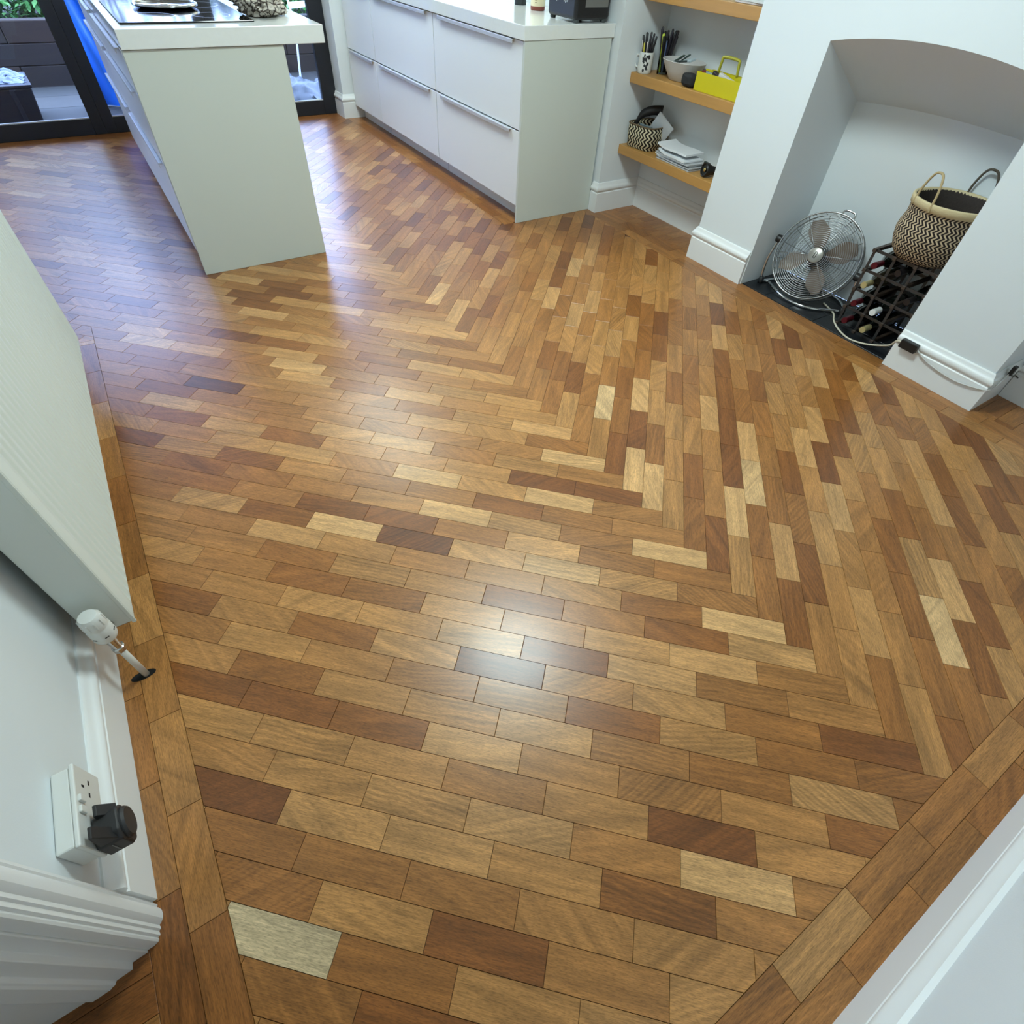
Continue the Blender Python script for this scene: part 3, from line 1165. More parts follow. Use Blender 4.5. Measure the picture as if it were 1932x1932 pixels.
def mug():
    c = Vector((2.782, 2.928, ZM))
    t = thing('mug', 'white mug with a dark floral print holding pens', 'mug', c, rz=.2)
    R = .040
    obj('body', lathe(new_bm(), [(R * .9, 0), (R * .96, .003), (R, .02), (R, .092), (R * .97, .094), (R * .93, .092), (R * .92, .008), (.0001, .006)], 36), M_PLASTIC, t, smooth=True, auto=40)
    obj('mug_handle', tube(new_bm(), smooth_path([(-.005, R - .003, .075), (-.006, R + .018, .074), (-.008, R + .026, .050), (-.006, R + .017, .024), (-.004, R - .003, .022)]), .0045, 8), M_PLASTIC, t, smooth=True)
    ink = mat('black_print_ink', (40, 42, 46), .5)
    rr = random.Random(3)
    for i in range(26):
        a = PI + .15 + rr.uniform(0, .95)
        z = rr.uniform(.014, .082)
        rad = rr.uniform(.003, .0066)
        bm = new_bm()
        n = 8
        ring = []
        for k in range(n):
            q = 2 * PI * k / n
            da, dz = rad * math.cos(q) / R, rad * 1.3 * math.sin(q)
            ring.append(bm.verts.new(((R + .0004) * math.cos(a + da), (R + .0004) * math.sin(a + da), z + dz)))
        bm.faces.new(ring)
        e = bmesh.ops.extrude_face_region(bm, geom=bm.faces[:])
        for v in [g for g in e['geom'] if isinstance(g, bmesh.types.BMVert)]:
            v.co.x *= 1.008
            v.co.y *= 1.008
        obj('print_petal', bm, ink, t)
    for i, (dx, dy, ex, ey, L, col, cap) in enumerate((
            (-.016, .012, -.022, .030, .150, (18, 18, 22), None), (.012, .018, .010, .038, .160, (26, 24, 30), None), (.0, -.008, .012, .004, .165, (30, 28, 36), None),
            (.016, -.014, .030, -.022, .150, (22, 20, 26), None), (-.006, .004, -.006, .016, .160, (24, 24, 30), None), (.02, .004, .034, .004, .158, (34, 30, 36), None))):
        pen(c + Vector((dx * .6, dy * .6, .012)), c + Vector((ex, ey, L + .012)), .0062, col, 'dark pen standing in the white mug', 'dark pens in the mug')
    pen(c + Vector((-.012, .004, .012)), c + Vector((-.024, .010, .132)), .0042, (208, 196, 84), 'yellow pencil standing in the white mug', None)
    pen(c + Vector((-.010, .018, .012)), c + Vector((-.026, .026, .142)), .0030, (206, 202, 200), 'pale stick on the left of the white mug', None)
    pen(c + Vector((-.010, -.018, .012)), c + Vector((-.030, -.020, .140)), .0030, (204, 196, 196), 'pale stick leaning right in the white mug', None)


mug()


def pen_glass():
    c = Vector((2.872, 2.873, ZM))
    t = thing('pen_tumbler', 'clear glass tumbler crowded with pens behind the bowl', 'tumbler', c)
    obj('glass', lathe(new_bm(), [(.030, 0), (.034, .10), (.032, .10), (.028, .004), (.0001, .004)], 28), pane_glass('tumbler_glass', (.82, .88, .90)), t, smooth=True, auto=40)
    rr = random.Random(9)
    for i in range(13):
        a = 2 * PI * i / 13
        b0 = c + Vector((.014 * math.cos(a), .014 * math.sin(a), .008))
        b1 = c + Vector((.040 * math.cos(a + .25), .052 * math.sin(a + .25), rr.uniform(.155, .205)))
        pen(b0, b1, rr.uniform(.0055, .0078), rr.choice(((20, 20, 26), (30, 28, 40), (16, 18, 22), (44, 36, 44))), 'dark pen in the glass tumbler', 'dark pens in the tumbler')
    pen(c + Vector((-.018, .004, .006)), c + Vector((-.036, .006, .175)), .0065, (188, 206, 62), 'lime green highlighter in the glass tumbler', None, (196, 216, 78))
    pen(c + Vector((-.014, -.012, .006)), c + Vector((-.034, -.026, .150)), .004, (74, 92, 128), 'blue pen in the glass tumbler', None)


pen_glass()


def odds_bowl():
    c = Vector((2.853, 2.700, ZM))
    t = thing('bowl', 'wide grey-white bowl of odds and ends on the middle shelf', 'bowl', c)
    obj('shell', lathe(new_bm(), [(.0001, 0), (.050, 0), (.055, .004), (.078, .045), (.097, .085), (.0945, .087), (.074, .046), (.050, .010), (.0001, .008)], 40, Matrix.Diagonal((1.0, 1.42, 1.0, 1.0))), mat('pale_grey_stoneware', (190, 188, 186), .5), t, smooth=True, auto=40)
    rr = random.Random(21)
    # items lying in the bowl
    for i, (dx, dy, dz, L, w, h_, col, nm, lb) in enumerate((
            (-.02, .035, .082, .095, .018, .006, (58, 78, 70), 'plant_tag', 'dark green tag sticking up from the bowl'),
            (.012, .015, .088, .085, .016, .006, (64, 82, 76), 'plant_tag', 'slim dark green tag at the back of the bowl'),
            (-.03, -.005, .080, .080, .022, .008, (52, 62, 62), 'scissors_case', 'dark grey case lying in the bowl'),
            (-.005, -.040, .088, .060, .040, .010, (176, 190, 196), 'folded_packet', 'pale blue packet on the right of the bowl'))):
        b = box(new_bm(), -L / 2, -w / 2, 0, L / 2, w / 2, h_)
        o = obj(nm, b, mat('odds_%d' % i, col, .5), bevel=.002, loc=c + Vector((dx, dy, dz)))
        o.rotation_euler = (rr.uniform(-.3, .3), -.55 if i < 2 else -.15, rr.uniform(-2.2, -1.0))
        tag(o, lb, nm.replace('_', ' '))


odds_bowl()


def black_pouch():
    bm = new_bm()
    bmesh.ops.create_icosphere(bm, subdivisions=4, radius=1)
    for v in bm.verts:
        p = v.co
        s = 1 + .10 * noise.noise(p * 2.5)
        q = [math.copysign(abs(x) ** .6, x) for x in p]
        v.co = Vector((q[0] * .030 * s, q[1] * .046 * s, max(0, q[2] * .029 * s + .029)))
    o = obj('speaker_pouch', bm, mat('black_fabric', (26, 28, 32), .8), smooth=True, loc=(2.778, 2.560, ZM))
    tag(o, 'small rounded black pouch between the bowl and yellow caddy', 'pouch')


black_pouch()


def caddy():
    t = thing('caddy', 'yellow metal caddy with a carrying handle', 'caddy', (2.815, 2.352, ZM))
    Y = mat('yellow_powder_coat', (198, 186, 14), .38)
    hx, hy, hz = .062, .148, .078
    b = new_bm()
    w = .0015
    boxo('base', (-hx, -hy, .0005, hx, hy, .002), Y, t)
    boxo('front', (-hx, -hy, .002, -hx + w, hy, hz), Y, t)
    boxo('back', (hx - w, -hy, .002, hx, hy, hz), Y, t)
    for s in (-1, 1):
        y0 = s * hy
        boxo('end', (-hx + w, min(y0, y0 - s * w), .002, hx - w, max(y0, y0 - s * w), hz), Y, t)
    # centre divider rising to a handle with a cut-out
    prof = [(-.060, .002), (.060, .002), (.060, .110), (.056, .165), (.050, .170), (-.050, .170), (-.056, .165), (-.060, .110)]
    bm = new_bm()
    box(bm, -.001, -.147, .002, .001, .147, .085)
    obj('divider', bm, Y, t)
    obj('carry_handle', tube(new_bm(), smooth_path([(0, -.062, .083), (0, -.056, .128), (0, -.046, .146), (0, .046, .146), (0, .056, .128), (0, .062, .083)], 5), .0068, 8), mat('olive_yellow_coat', (160, 156, 40), .4), t, smooth=True)
    c = Vector((2.815, 2.352, ZM))
    for nm, lb, dx, dy, dz, b, col, rot in (
            ('tape_reel', 'white labelled box standing in the yellow caddy', -.031, -.030, .062, (.012, .050, .018), (206, 204, 200), (.25, .0, .12)),
            ('battery_pack', 'dark packet tucked in the yellow caddy', -.031, .048, .060, (.011, .022, .026), (52, 44, 48), (.3, .0, -.1)),
            ('clear_case', 'grey-green case standing in the yellow caddy', -.034, .088, .046, (.010, .024, .034), (142, 158, 152), (.1, .1, .1)),
            ('red_packet', 'dark red packet at the end of the yellow caddy', -.030, .124, .052, (.013, .012, .030), (112, 34, 30), (.0, .05, .1))):
        o = obj(nm, box(new_bm(), -b[0], -b[1], -b[2], *b), mat('caddy_' + nm, col, .5), bevel=.002, loc=c + Vector((dx, dy, dz)))
        o.rotation_euler = rot
        tag(o, lb, nm.split('_')[-1])


caddy()


def lathe_square(prof, corner, n=64):
    """Rounded-square revolve with UVs for woven boxes."""
    def wob(t, z):
        return 1.0 / max(abs(math.cos(t)) ** corner + abs(math.sin(t)) ** corner, 1e-6) ** (1.0 / corner)
    return lathe(new_bm(), prof, n, uv=True, cap1=False, wob=wob)


def woven_box():
    t = thing('woven_box', 'black and cream zigzag woven box on the lowest shelf', 'basket', (2.858, 2.868, ZLO), rz=.10)
    zz = zigzag('zigzag_box_weave', (34, 30, 28), (200, 190, 160), 30, 19, .75, .52)
    obj('wall', lathe_square([(.092, 0), (.097, .004), (.102, .060), (.104, .118), (.101, .119), (.098, .060), (.092, .008), (.0001, .007)], 5.0), zz, t, smooth=True)
    obj('rim', tube(new_bm(), [(.1035 * math.cos(a) / (abs(math.cos(a)) ** 5 + abs(math.sin(a)) ** 5) ** .2, .1035 * math.sin(a) / (abs(math.cos(a)) ** 5 + abs(math.sin(a)) ** 5) ** .2, .119) for a in [2 * PI * i / 64 for i in range(64)]], .004, 8, closed=True), mat('brown_woven_rim', (104, 88, 66), .8), t, smooth=True)
    # contents
    c = Vector((2.858, 2.868, ZLO))
    bm = new_bm()
    strap = smooth_path([(-.06, .075, .10), (-.05, .045, .165), (-.02, .0, .195), (.02, -.055, .205)], 6)
    L = [Vector(p) for p in strap]
    vs = []
    for p in L:
        vs.append([bm.verts.new(p + Vector((0, 0, dz)) + Vector((dx, 0, 0))) for dx, dz in ((-.004, -.035), (.004, -.035), (.006, .012), (-.002, .014))])
    for a, b in zip(vs, vs[1:]):
        for k in range(4):
            bm.faces.new((a[k], a[(k + 1) % 4], b[(k + 1) % 4], b[k]))
    bm.faces.new(vs[0]); bm.faces.new(vs[-1][::-1])
    tag(obj('black_purse', bm, mat('black_leather', (20, 20, 22), .5), smooth=True, loc=c), 'black leather pouch edge poking out of the woven box', 'purse')
    o = obj('folded_paper', box(new_bm(), -.004, -.062, 0, .004, .062, .135), mat('grey_white_paper', (186, 190, 194), .7), bevel=.001, loc=c + Vector((.008, -.045, .055)))
    o.rotation_euler = (.62, -.25, .25)
    tag(o, 'grey folded paper leaning out of the woven box', 'paper')
    o = obj('envelope', box(new_bm(), -.003, -.05, 0, .003, .05, .07), mat('teal_grey_card', (120, 134, 138), .6), bevel=.001, loc=c + Vector((-.052, -.03, .055)))
    o.rotation_euler = (0, -.2, .1)
    tag(o, 'blue-grey envelope inside the woven box', 'envelope')


woven_box()


def papers():
    c = Vector((2.830, 2.545, ZLO))
    rr = random.Random(4)
    z = 0.0005
    P = mat('white_paper', (222, 226, 230), .6)
    P2 = mat('grey_printed_paper', (176, 180, 184), .6, var=.2, vscale=30)
    lbs = ('grey magazine at the bottom of the paper pile', 'printed leaflet second from the bottom of the paper pile', 'pale folder in the middle of the paper pile',
           'grey printed sheet under the top white papers', 'white letter below the top of the paper pile', 'white envelope on top of the paper pile')
    for i, lb in enumerate(lbs):
        th = (.006, .004, .007, .004, .008, .010)[i]
        w, l = (.150, .285) if i < 4 else (.145, .235)
        bm = new_bm()
        nx, ny = 4, 10
        G = [[[None] * 2 for _ in range(ny + 1)] for _ in range(nx + 1)]
        for a in range(nx + 1):
            for b in range(ny + 1):
                x, yv = -w / 2 + w * a / nx, -l / 2 + l * b / ny
                lift = .012 * max(0, (b / ny - .75) / .25) ** 2 * (1 if i in (4, 5) else .3) + (.001 * math.sin(b + i))
                for k in (0, 1):
                    G[a][b][k] = bm.verts.new((x, yv, z + th * k + (lift if i > 0 else 0) + (.0012 if i else 0)))
        for a in range(nx):
            for b in range(ny):
                bm.faces.new((G[a][b][1], G[a + 1][b][1], G[a + 1][b + 1][1], G[a][b + 1][1]))
                bm.faces.new((G[a][b][0], G[a][b + 1][0], G[a + 1][b + 1][0], G[a + 1][b][0]))
        for a in range(nx):
            bm.faces.new((G[a][0][0], G[a + 1][0][0], G[a + 1][0][1], G[a][0][1]))
            bm.faces.new((G[a][ny][0], G[a][ny][1], G[a + 1][ny][1], G[a + 1][ny][0]))
        for b in range(ny):
            bm.faces.new((G[0][b][0], G[0][b][1], G[0][b + 1][1], G[0][b + 1][0]))
            bm.faces.new((G[nx][b][0], G[nx][b + 1][0], G[nx][b + 1][1], G[nx][b][1]))
        o = obj('paper', bm, P if i in (2, 4, 5) else P2, loc=c + Vector((rr.uniform(-.008, .010), rr.uniform(-.015, .015) - (.01 if i < 4 else -.01), 0)))
        o.rotation_euler = (0, 0, rr.uniform(-.10, .04))
        tag(o, lb, 'paper', 'papers piled on the lowest shelf')
        z += th + (.0022 if i < 4 else .016)


papers()


def torch():
    t = thing('torch', 'black torch with a brass lens lying on the lowest shelf', 'torch', (2.775, 2.290, ZLO))
    ax = axis_mtx((0, 0, .034), (-.93, .25, .12))
    obj('head', lathe(new_bm(), [(.020, -.060), (.024, -.030), (.033, -.008), (.0335, .010), (.031, .013), (.027, .011), (.026, .006)], 32, ax, cap1=False), M_BLK, t, smooth=True, auto=35)
    obj('lens', lathe(new_bm(), [(.026, .006), (.012, .003), (.0001, .001)], 32, ax, cap0=False), mat('dark_lens', (26, 28, 30), .1), t, smooth=True)
    obj('bulb', lathe(new_bm(), [(.010, .004), (.009, .010), (.004, .013), (.0001, .013)], 20, ax), mat('brass', (190, 168, 110), .25, metal=.8), t, smooth=True)
    obj('barrel', lathe(new_bm(), [(.017, -.150), (.018, -.145), (.018, -.060), (.020, -.060)], 24, ax), M_BLK, t, smooth=True, auto=35)
    obj('wrist_strap', tube(new_bm(), smooth_path([(.05, .02, .05), (.03, .045, .058), (.06, .06, .03), (.11, .02, .01), (.10, -.03, .006)], 6), .004, 6), mat('green_black_cord', (40, 52, 48), .7), t, smooth=True)


torch()
for i, (dx, rz_, lb) in enumerate(((0, .05, 'pink-grey paper sheet on the top shelf'), (.01, -.08, 'folded white newspaper on the top shelf'))):
    o = obj('paper', box(new_bm(), -.09, -.10, 0, .09, .10, .006), mat('top_paper_%d' % i, (196, 188, 186) if i == 0 else (206, 208, 208), .7), bevel=.001, loc=(2.845, 2.275 + dx, ZT + .0005 + i * .007))
    o.rotation_euler = (0, 0, rz_)
    tag(o, lb, 'paper', 'papers on the top shelf')

# cable and hook under the lowest shelf
tag(obj('aerial_cable', tube(new_bm(), smooth_path([(2.952, 2.265, .250), (2.949, 2.262, .232), (2.935, 2.292, .222), (2.930, 2.278, .180), (2.928, 2.252, .120), (2.925, 2.262, .060), (2.93, 2.25, .006)], 6), .0026, 6), mat('grey_cable', (104, 104, 100), .5), smooth=True), 'thin grey cable hanging below the lowest shelf', 'cable')
tag(obj('cable_clip', lathe(new_bm(), [(.007, 0), (.007, .004), (.004, .008), (.0001, .009)], 12, axis_mtx((2.957, 2.30, .262), (-1, 0, 0))), mat('dark_clip', (60, 58, 54), .5)), 'small dark clip on the alcove wall under the shelf', 'clip')


# ================================================================== FIREPLACE
def floor_fan():
    C = Vector((2.875, 1.515, .212))
    t = thing('floor_fan', 'chrome floor fan standing on the slate hearth', 'fan', (2.875, 1.515, .002))
    off = -Vector((2.875, 1.515, .002))
    ax = Vector((-.86, -.20, .44)).normalized()
    mt = axis_mtx(C + off, ax, (0, 1, 0))
    R = .203
    # front grille: concentric rings on a shallow dome with radial spokes
    bm = new_bm()

    def dome(r, front=True):
        k = 1 - (r / R) ** 2
        return .028 * k + .030 if front else -.030 - .030 * k
    nr = 19
    for i in range(nr + 1):
        r = .034 + (R - .034) * i / nr
        tube(bm, [mt @ Vector((r * math.cos(a), r * math.sin(a), dome(r))) for a in [2 * PI * k / 56 for k in range(56)]], (.0012 if i < nr else .0042), 5, closed=True)
    for k in range(6):
        a = 2 * PI * k / 6 + .3
        tube(bm, [mt @ Vector((r * math.cos(a), r * math.sin(a), dome(r) - .002)) for r in (.030, .08, .14, R)], .0022, 5)
    obj('front_grille', bm, mat('satin_chrome_wire', (164, 166, 168), .28, metal=.95), t, smooth=True)
    bm = new_bm()
    for i in range(12):
        r = .05 + (R - .05) * i / 11
        tube(bm, [mt @ Vector((r * math.cos(a), r * math.sin(a), dome(r, False))) for a in [2 * PI * k / 48 for k in range(48)]], .0016 if i < 11 else .004, 4, closed=True)
    for k in range(16):
        a = 2 * PI * k / 16
        tube(bm, [mt @ Vector((r * math.cos(a), r * math.sin(a), dome(r, False))) for r in (.04, .12, R)], .0018, 4)
    for k in range(28):
        a = 2 * PI * k / 28
        tube(bm, [mt @ Vector((R * math.cos(a), R * math.sin(a), z)) for z in (-.030, .030)], .0014, 4)
    obj('rear_grille', bm, M_STEEL, t, smooth=True)
    obj('badge', lathe(new_bm(), [(.036, .056), (.036, .059), (.032, .061), (.0001, .062)], 32, mt), mat('grey_badge', (150, 148, 142), .3, metal=.6), t, smooth=True, auto=30)
    bm = new_bm()
    for p0, p1 in (((-.014, -.005), (.014, -.005)), ((.014, -.005), (.014, .005)), ((.014, .005), (-.014, .005)), ((-.014, .005), (-.014, -.005))):
        cyl(bm, mt @ Vector((*p0[::-1], .0625)), mt @ Vector((*p1[::-1], .0625)), .0014, n=6)
    obj('badge_mark', bm, M_BLK, t)
    blade = mat('taupe_blade', (134, 122, 112), .4, metal=.2)
    for k in range(4):
        bm = new_bm()
        a0 = 2 * PI * k / 4 + .5
        grid = []
        for i in range(9):
            r = .040 + .138 * i / 8
            w = (.32 + .55 * math.sin(PI * min(1, i / 8 * .8 + .2)))
            row = []
            for j in range(7):
                s = j / 6 - .5
                a = a0 + s * w * (1.0 if i < 7 else .8) + .12 * i / 8
                row.append((bm.verts.new(mt @ Vector((r * math.cos(a), r * math.sin(a), .004 + s * .034))), bm.verts.new(mt @ Vector((r * math.cos(a), r * math.sin(a), .0025 + s * .034)))))
            grid.append(row)
        for i in range(8):
            for j in range(6):
                bm.faces.new((grid[i][j][0], grid[i + 1][j][0], grid[i + 1][j + 1][0], grid[i][j + 1][0]))
                bm.faces.new((grid[i][j][1], grid[i][j + 1][1], grid[i + 1][j + 1][1], grid[i + 1][j][1]))
        obj('blade', bm, blade, t, smooth=True)
    obj('motor', lathe(new_bm(), [(.0001, -.10), (.045, -.095), (.055, -.07), (.055, -.035), (.04, -.02), (.04, .02), (.03, .03), (.0001, .03)], 28, mt), mat('grey_motor', (92, 92, 94), .4, metal=.5), t, smooth=True, auto=40)
    # tube stand: feet on the floor, arms rising to knobs at the sides
    L_ = Vector((2.815, 1.735, .012)) + off
    R_ = Vector((2.915, 1.285, .012)) + off
    kl, kr = mt @ Vector((R + .022, 0, 0)), mt @ Vector((-R - .022, 0, 0))
    obj('stand', tube(new_bm(), smooth_path([kl, kl * .5 + L_ * .5 + Vector((-.012, .010, .0)), L_ + Vector((0, 0, .012)), L_ + Vector((.03, -.03, .0)), Vector((2.80, 1.63, .016)) + off, Vector((2.772, 1.52, .010)) + off, Vector((2.80, 1.40, .010)) + off, R_ + Vector((-.02, .03, 0)), R_ + Vector((0, 0, .012)), kr * .5 + R_ * .5 + Vector((-.005, -.012, 0)), kr], 6), .0075, 8), M_CHROME, t, smooth=True)
    obj('rear_stand', tube(new_bm(), smooth_path([L_, Vector((2.94, 1.70, .010)) + off, Vector((3.03, 1.62, .010)) + off, Vector((3.04, 1.42, .010)) + off, Vector((2.98, 1.32, .010)) + off, R_], 6), .0065, 8), M_CHROME, t, smooth=True)
    for s in (-1, 1):
        obj('side_knob', lathe(new_bm(), [(.0001, -.004), (.018, -.004), (.020, .004), (.018, .022), (.010, .026), (.0001, .026)], 20, axis_mtx(mt @ Vector((s * (R + .012), 0, 0)), mt.to_3x3() @ Vector((s, 0, 0)))), M_BLK, t, smooth=True, auto=40)
    obj('rubber_foot', lathe(new_bm(), [(.014, -.012), (.016, 0), (.014, .02), (.008, .024)], 16, Matrix.Translation(L_)), M_BLK, t, smooth=True)
    obj('rubber_foot', lathe(new_bm(), [(.014, -.012), (.016, 0), (.014, .02), (.008, .024)], 16, Matrix.Translation(R_)), M_BLK, t, smooth=True)
    obj('carry_handle', tube(new_bm(), smooth_path([mt @ Vector((-.055, R - .010, -.012)) if 0 else mt @ Vector((.030, -R + .012, -.02)), mt @ Vector((.026, -R - .028, -.03)), mt @ Vector((-.026, -R - .028, -.03)), mt @ Vector((-.030, -R + .012, -.02))], 6), .005, 8), M_CHROME, t, smooth=True)


floor_fan()

RX0, RX1, RY0, RY1 = 2.800, 3.020, .935, 1.235


def wine_rack():
    t = thing('wine_rack', 'dark metal and wood grid wine rack in the fireplace', 'wine rack', (0, 0, 0))
    mtl = mat('dark_rack_steel', (74, 74, 76), .35, metal=.7)
    wd = mat('dark_rack_wood', (64, 52, 44), .5)
    ys = [RY0 + (RY1 - RY0) * i / 3 for i in range(4)]
    zs = [.006, .095, .185, .275, .365]
    for x in (RX0 + .012, RX1 - .012):
        for z in zs:
            boxo('rail', (x - .0015, RY0, z - .006, x + .0015, RY1, z + .006), mtl, t)
        for yv in ys:
            boxo('upright', (x - .0015, yv - .006, .0005, x + .0015, yv + .006, .368), mtl, t)
    for yv in ys:
        for z in zs:
            boxo('wood_bar', (RX0, yv - .008, max(z - .008, .0006), RX1, yv + .008, z + .008), wd, t, bevel=.001, seg=1)


wine_rack()


def bottle(yv, z, foil, label, x0=2.762, glass=(16, 20, 16), tilt=0.0):
    """Lies along x with its neck to the room."""
    t = thing('wine_bottle', label, 'bottle', (x0, yv, z), group='bottles in the wine rack')
    ax = axis_mtx((0, 0, 0), (1, 0, tilt))
    g = mat('bottle_glass_%d_%d_%d' % glass, glass, .08, coat=.3)
    obj('glass', lathe(new_bm(), [(.0001, .003), (.0128, .003), (.0128, .070), (.016, .085), (.030, .112), (.0365, .140), (.0365, .285), (.030, .290), (.0001, .282)], 28, ax), g, t, smooth=True, auto=40)
    obj('foil', lathe(new_bm(), [(.0001, 0), (.0138, 0), (.0148, .004), (.0148, .012), (.0138, .014), (.0138, .060)], 24, ax, cap1=False), foil, t, smooth=True, auto=40)


F_RED = mat('dark_red_foil', (88, 18, 32), .35, metal=.3)
F_GOLD = mat('pale_gold_foil', (190, 178, 128), .35, metal=.4)
F_WHT = mat('white_foil', (222, 224, 222), .35)
F_BLK = mat('black_foil', (28, 24, 26), .3)
c0, c1_, c2_ = RY1 - .05, RY1 - .15, RY1 - .25
bottle(c0, .322, F_RED, 'wine bottle with red foil in the top row under the basket')
bottle(c0, .232, F_GOLD, 'wine bottle with pale gold foil in the second row', glass=(66, 62, 50))
bottle(c0, .142, F_RED, 'wine bottle with red foil in the third row')
bottle(c0, .053, F_RED, 'wine bottle with red foil on the hearth row')
bottle(c1_, .142, F_WHT, 'wine bottle with white foil in the third row')
bottle(c1_, .053, F_GOLD, 'wine bottle with gold foil on the hearth row')
bottle(c1_, .322, F_BLK, 'wine bottle with black foil in the top row under the basket', x0=2.79)
bottle(c2_, .232, F_BLK, 'wine bottle with black foil beside the chimney pier', x0=2.79)


def belly_basket():
    c = Vector((2.912, 1.073, .3735))
    t = thing('belly_basket', 'large black and cream zigzag woven basket on the wine rack', 'basket', c)
    zz = zigzag('zigzag_belly_weave', (40, 33, 32), (196, 176, 146), 58, 22, .8, .55)
    prof = [(.085, 0), (.120, .004), (.142, .030), (.157, .070), (.163, .105), (.160, .130), (.151, .165), (.152, .200), (.158, .232)]
    sq = lambda t_, z: 1 + .012 * math.sin(3 * t_ + 1) + .01 * math.sin(5 * t_ + z * 20)
    obj('outer_weave', lathe(new_bm(), prof, 72, uv=True, cap1=False, wob=sq), zz, t, smooth=True)
    dk = mat('dark_basket_inside', (58, 50, 46), .85, bump=.8, bscale=160, var=.4, vscale=120)
    obj('inner_lining', lathe(new_bm(), [(.0001, .012), (.115, .012), (.150, .075), (.156, .105), (.144, .165), (.150, .232)], 64, cap0=False, cap1=False, wob=sq), dk, t, smooth=True)
    obj('rim_band', lathe(new_bm(), [(.1545, .205), (.1585, .206), (.1625, .232), (.1605, .237), (.150, .236), (.1495, .222)], 72, cap0=False, cap1=False, wob=sq), mat('cream_seagrass', (206, 190, 150), .85, bump=.6, bscale=220), t, smooth=True)
    sg = mat('seagrass_handle', (176, 156, 116), .85)
    for a0, m, lean in ((2.72, sg, .02), (-.10, mat('dark_seagrass_handle', (84, 76, 66), .85), .03)):
        ca, sa = math.cos(a0), math.sin(a0)
        tx, ty_ = -sa, ca
        pts = [(.152 * ca - .052 * tx, .152 * sa - .052 * ty_, .205), (.150 * ca - .046 * tx, .150 * sa - .046 * ty_, .27), (.146 * ca - .026 * tx, .146 * sa - .026 * ty_, .322), (.144 * ca, .144 * sa, .334),
               (.146 * ca + .026 * tx, .146 * sa + .026 * ty_, .322), (.150 * ca + .046 * tx, .150 * sa + .046 * ty_, .27), (.152 * ca + .052 * tx, .152 * sa + .052 * ty_, .205)]
        obj('basket_handle', tube(new_bm(), smooth_path(pts, 6), .0048, 7), m, t, smooth=True)


belly_basket()

# extension lead with its inline box
lead = thing('extension_lead', 'white cable with a black inline box hung on the chimney skirting', 'cable', (0, 0, 0))
WC = mat('white_cable_sheath', (206, 198, 178), .45)
obj('cable', tube(new_bm(), smooth_path([(2.93, 1.40, .006), (2.88, 1.305, .006), (2.815, 1.255, .006), (2.755, 1.185, .007), (2.724, 1.110, .007), (2.735, 1.05, .010), (2.735, .99, .03), (2.706, .92, .075), (2.682, .895, .115), (2.673, .872, .128)], 7), .0042, 8), WC, lead, smooth=True)
ib = box(new_bm(), 2.655, .797, .110, 2.680, .870, .148)
obj('inline_box', ib, M_BLK, lead, bevel=.003)
obj('cable', tube(new_bm(), smooth_path([(2.672, .797, .128), (2.672, .75, .106), (2.674, .68, .090), (2.675, .60, .085), (2.676, .53, .096), (2.690, .482, .108), (2.74, .478, .132), (2.79, .482, .158)], 7), .0032, 8), mat('grey_white_cable', (196, 196, 194), .45), lead, smooth=True)
obj('plug_end', box(new_bm(), 2.780, .472, .150, 2.802, .486, .190), M_BLK, lead, bevel=.002)
obj('cable', tube(new_bm(), smooth_path([(2.795, .482, .152), (2.83, .476, .135), (2.88, .475, .12), (2.92, .470, .10)], 6), .003, 6), mat('dark_cable', (50, 50, 52), .5), lead, smooth=True)


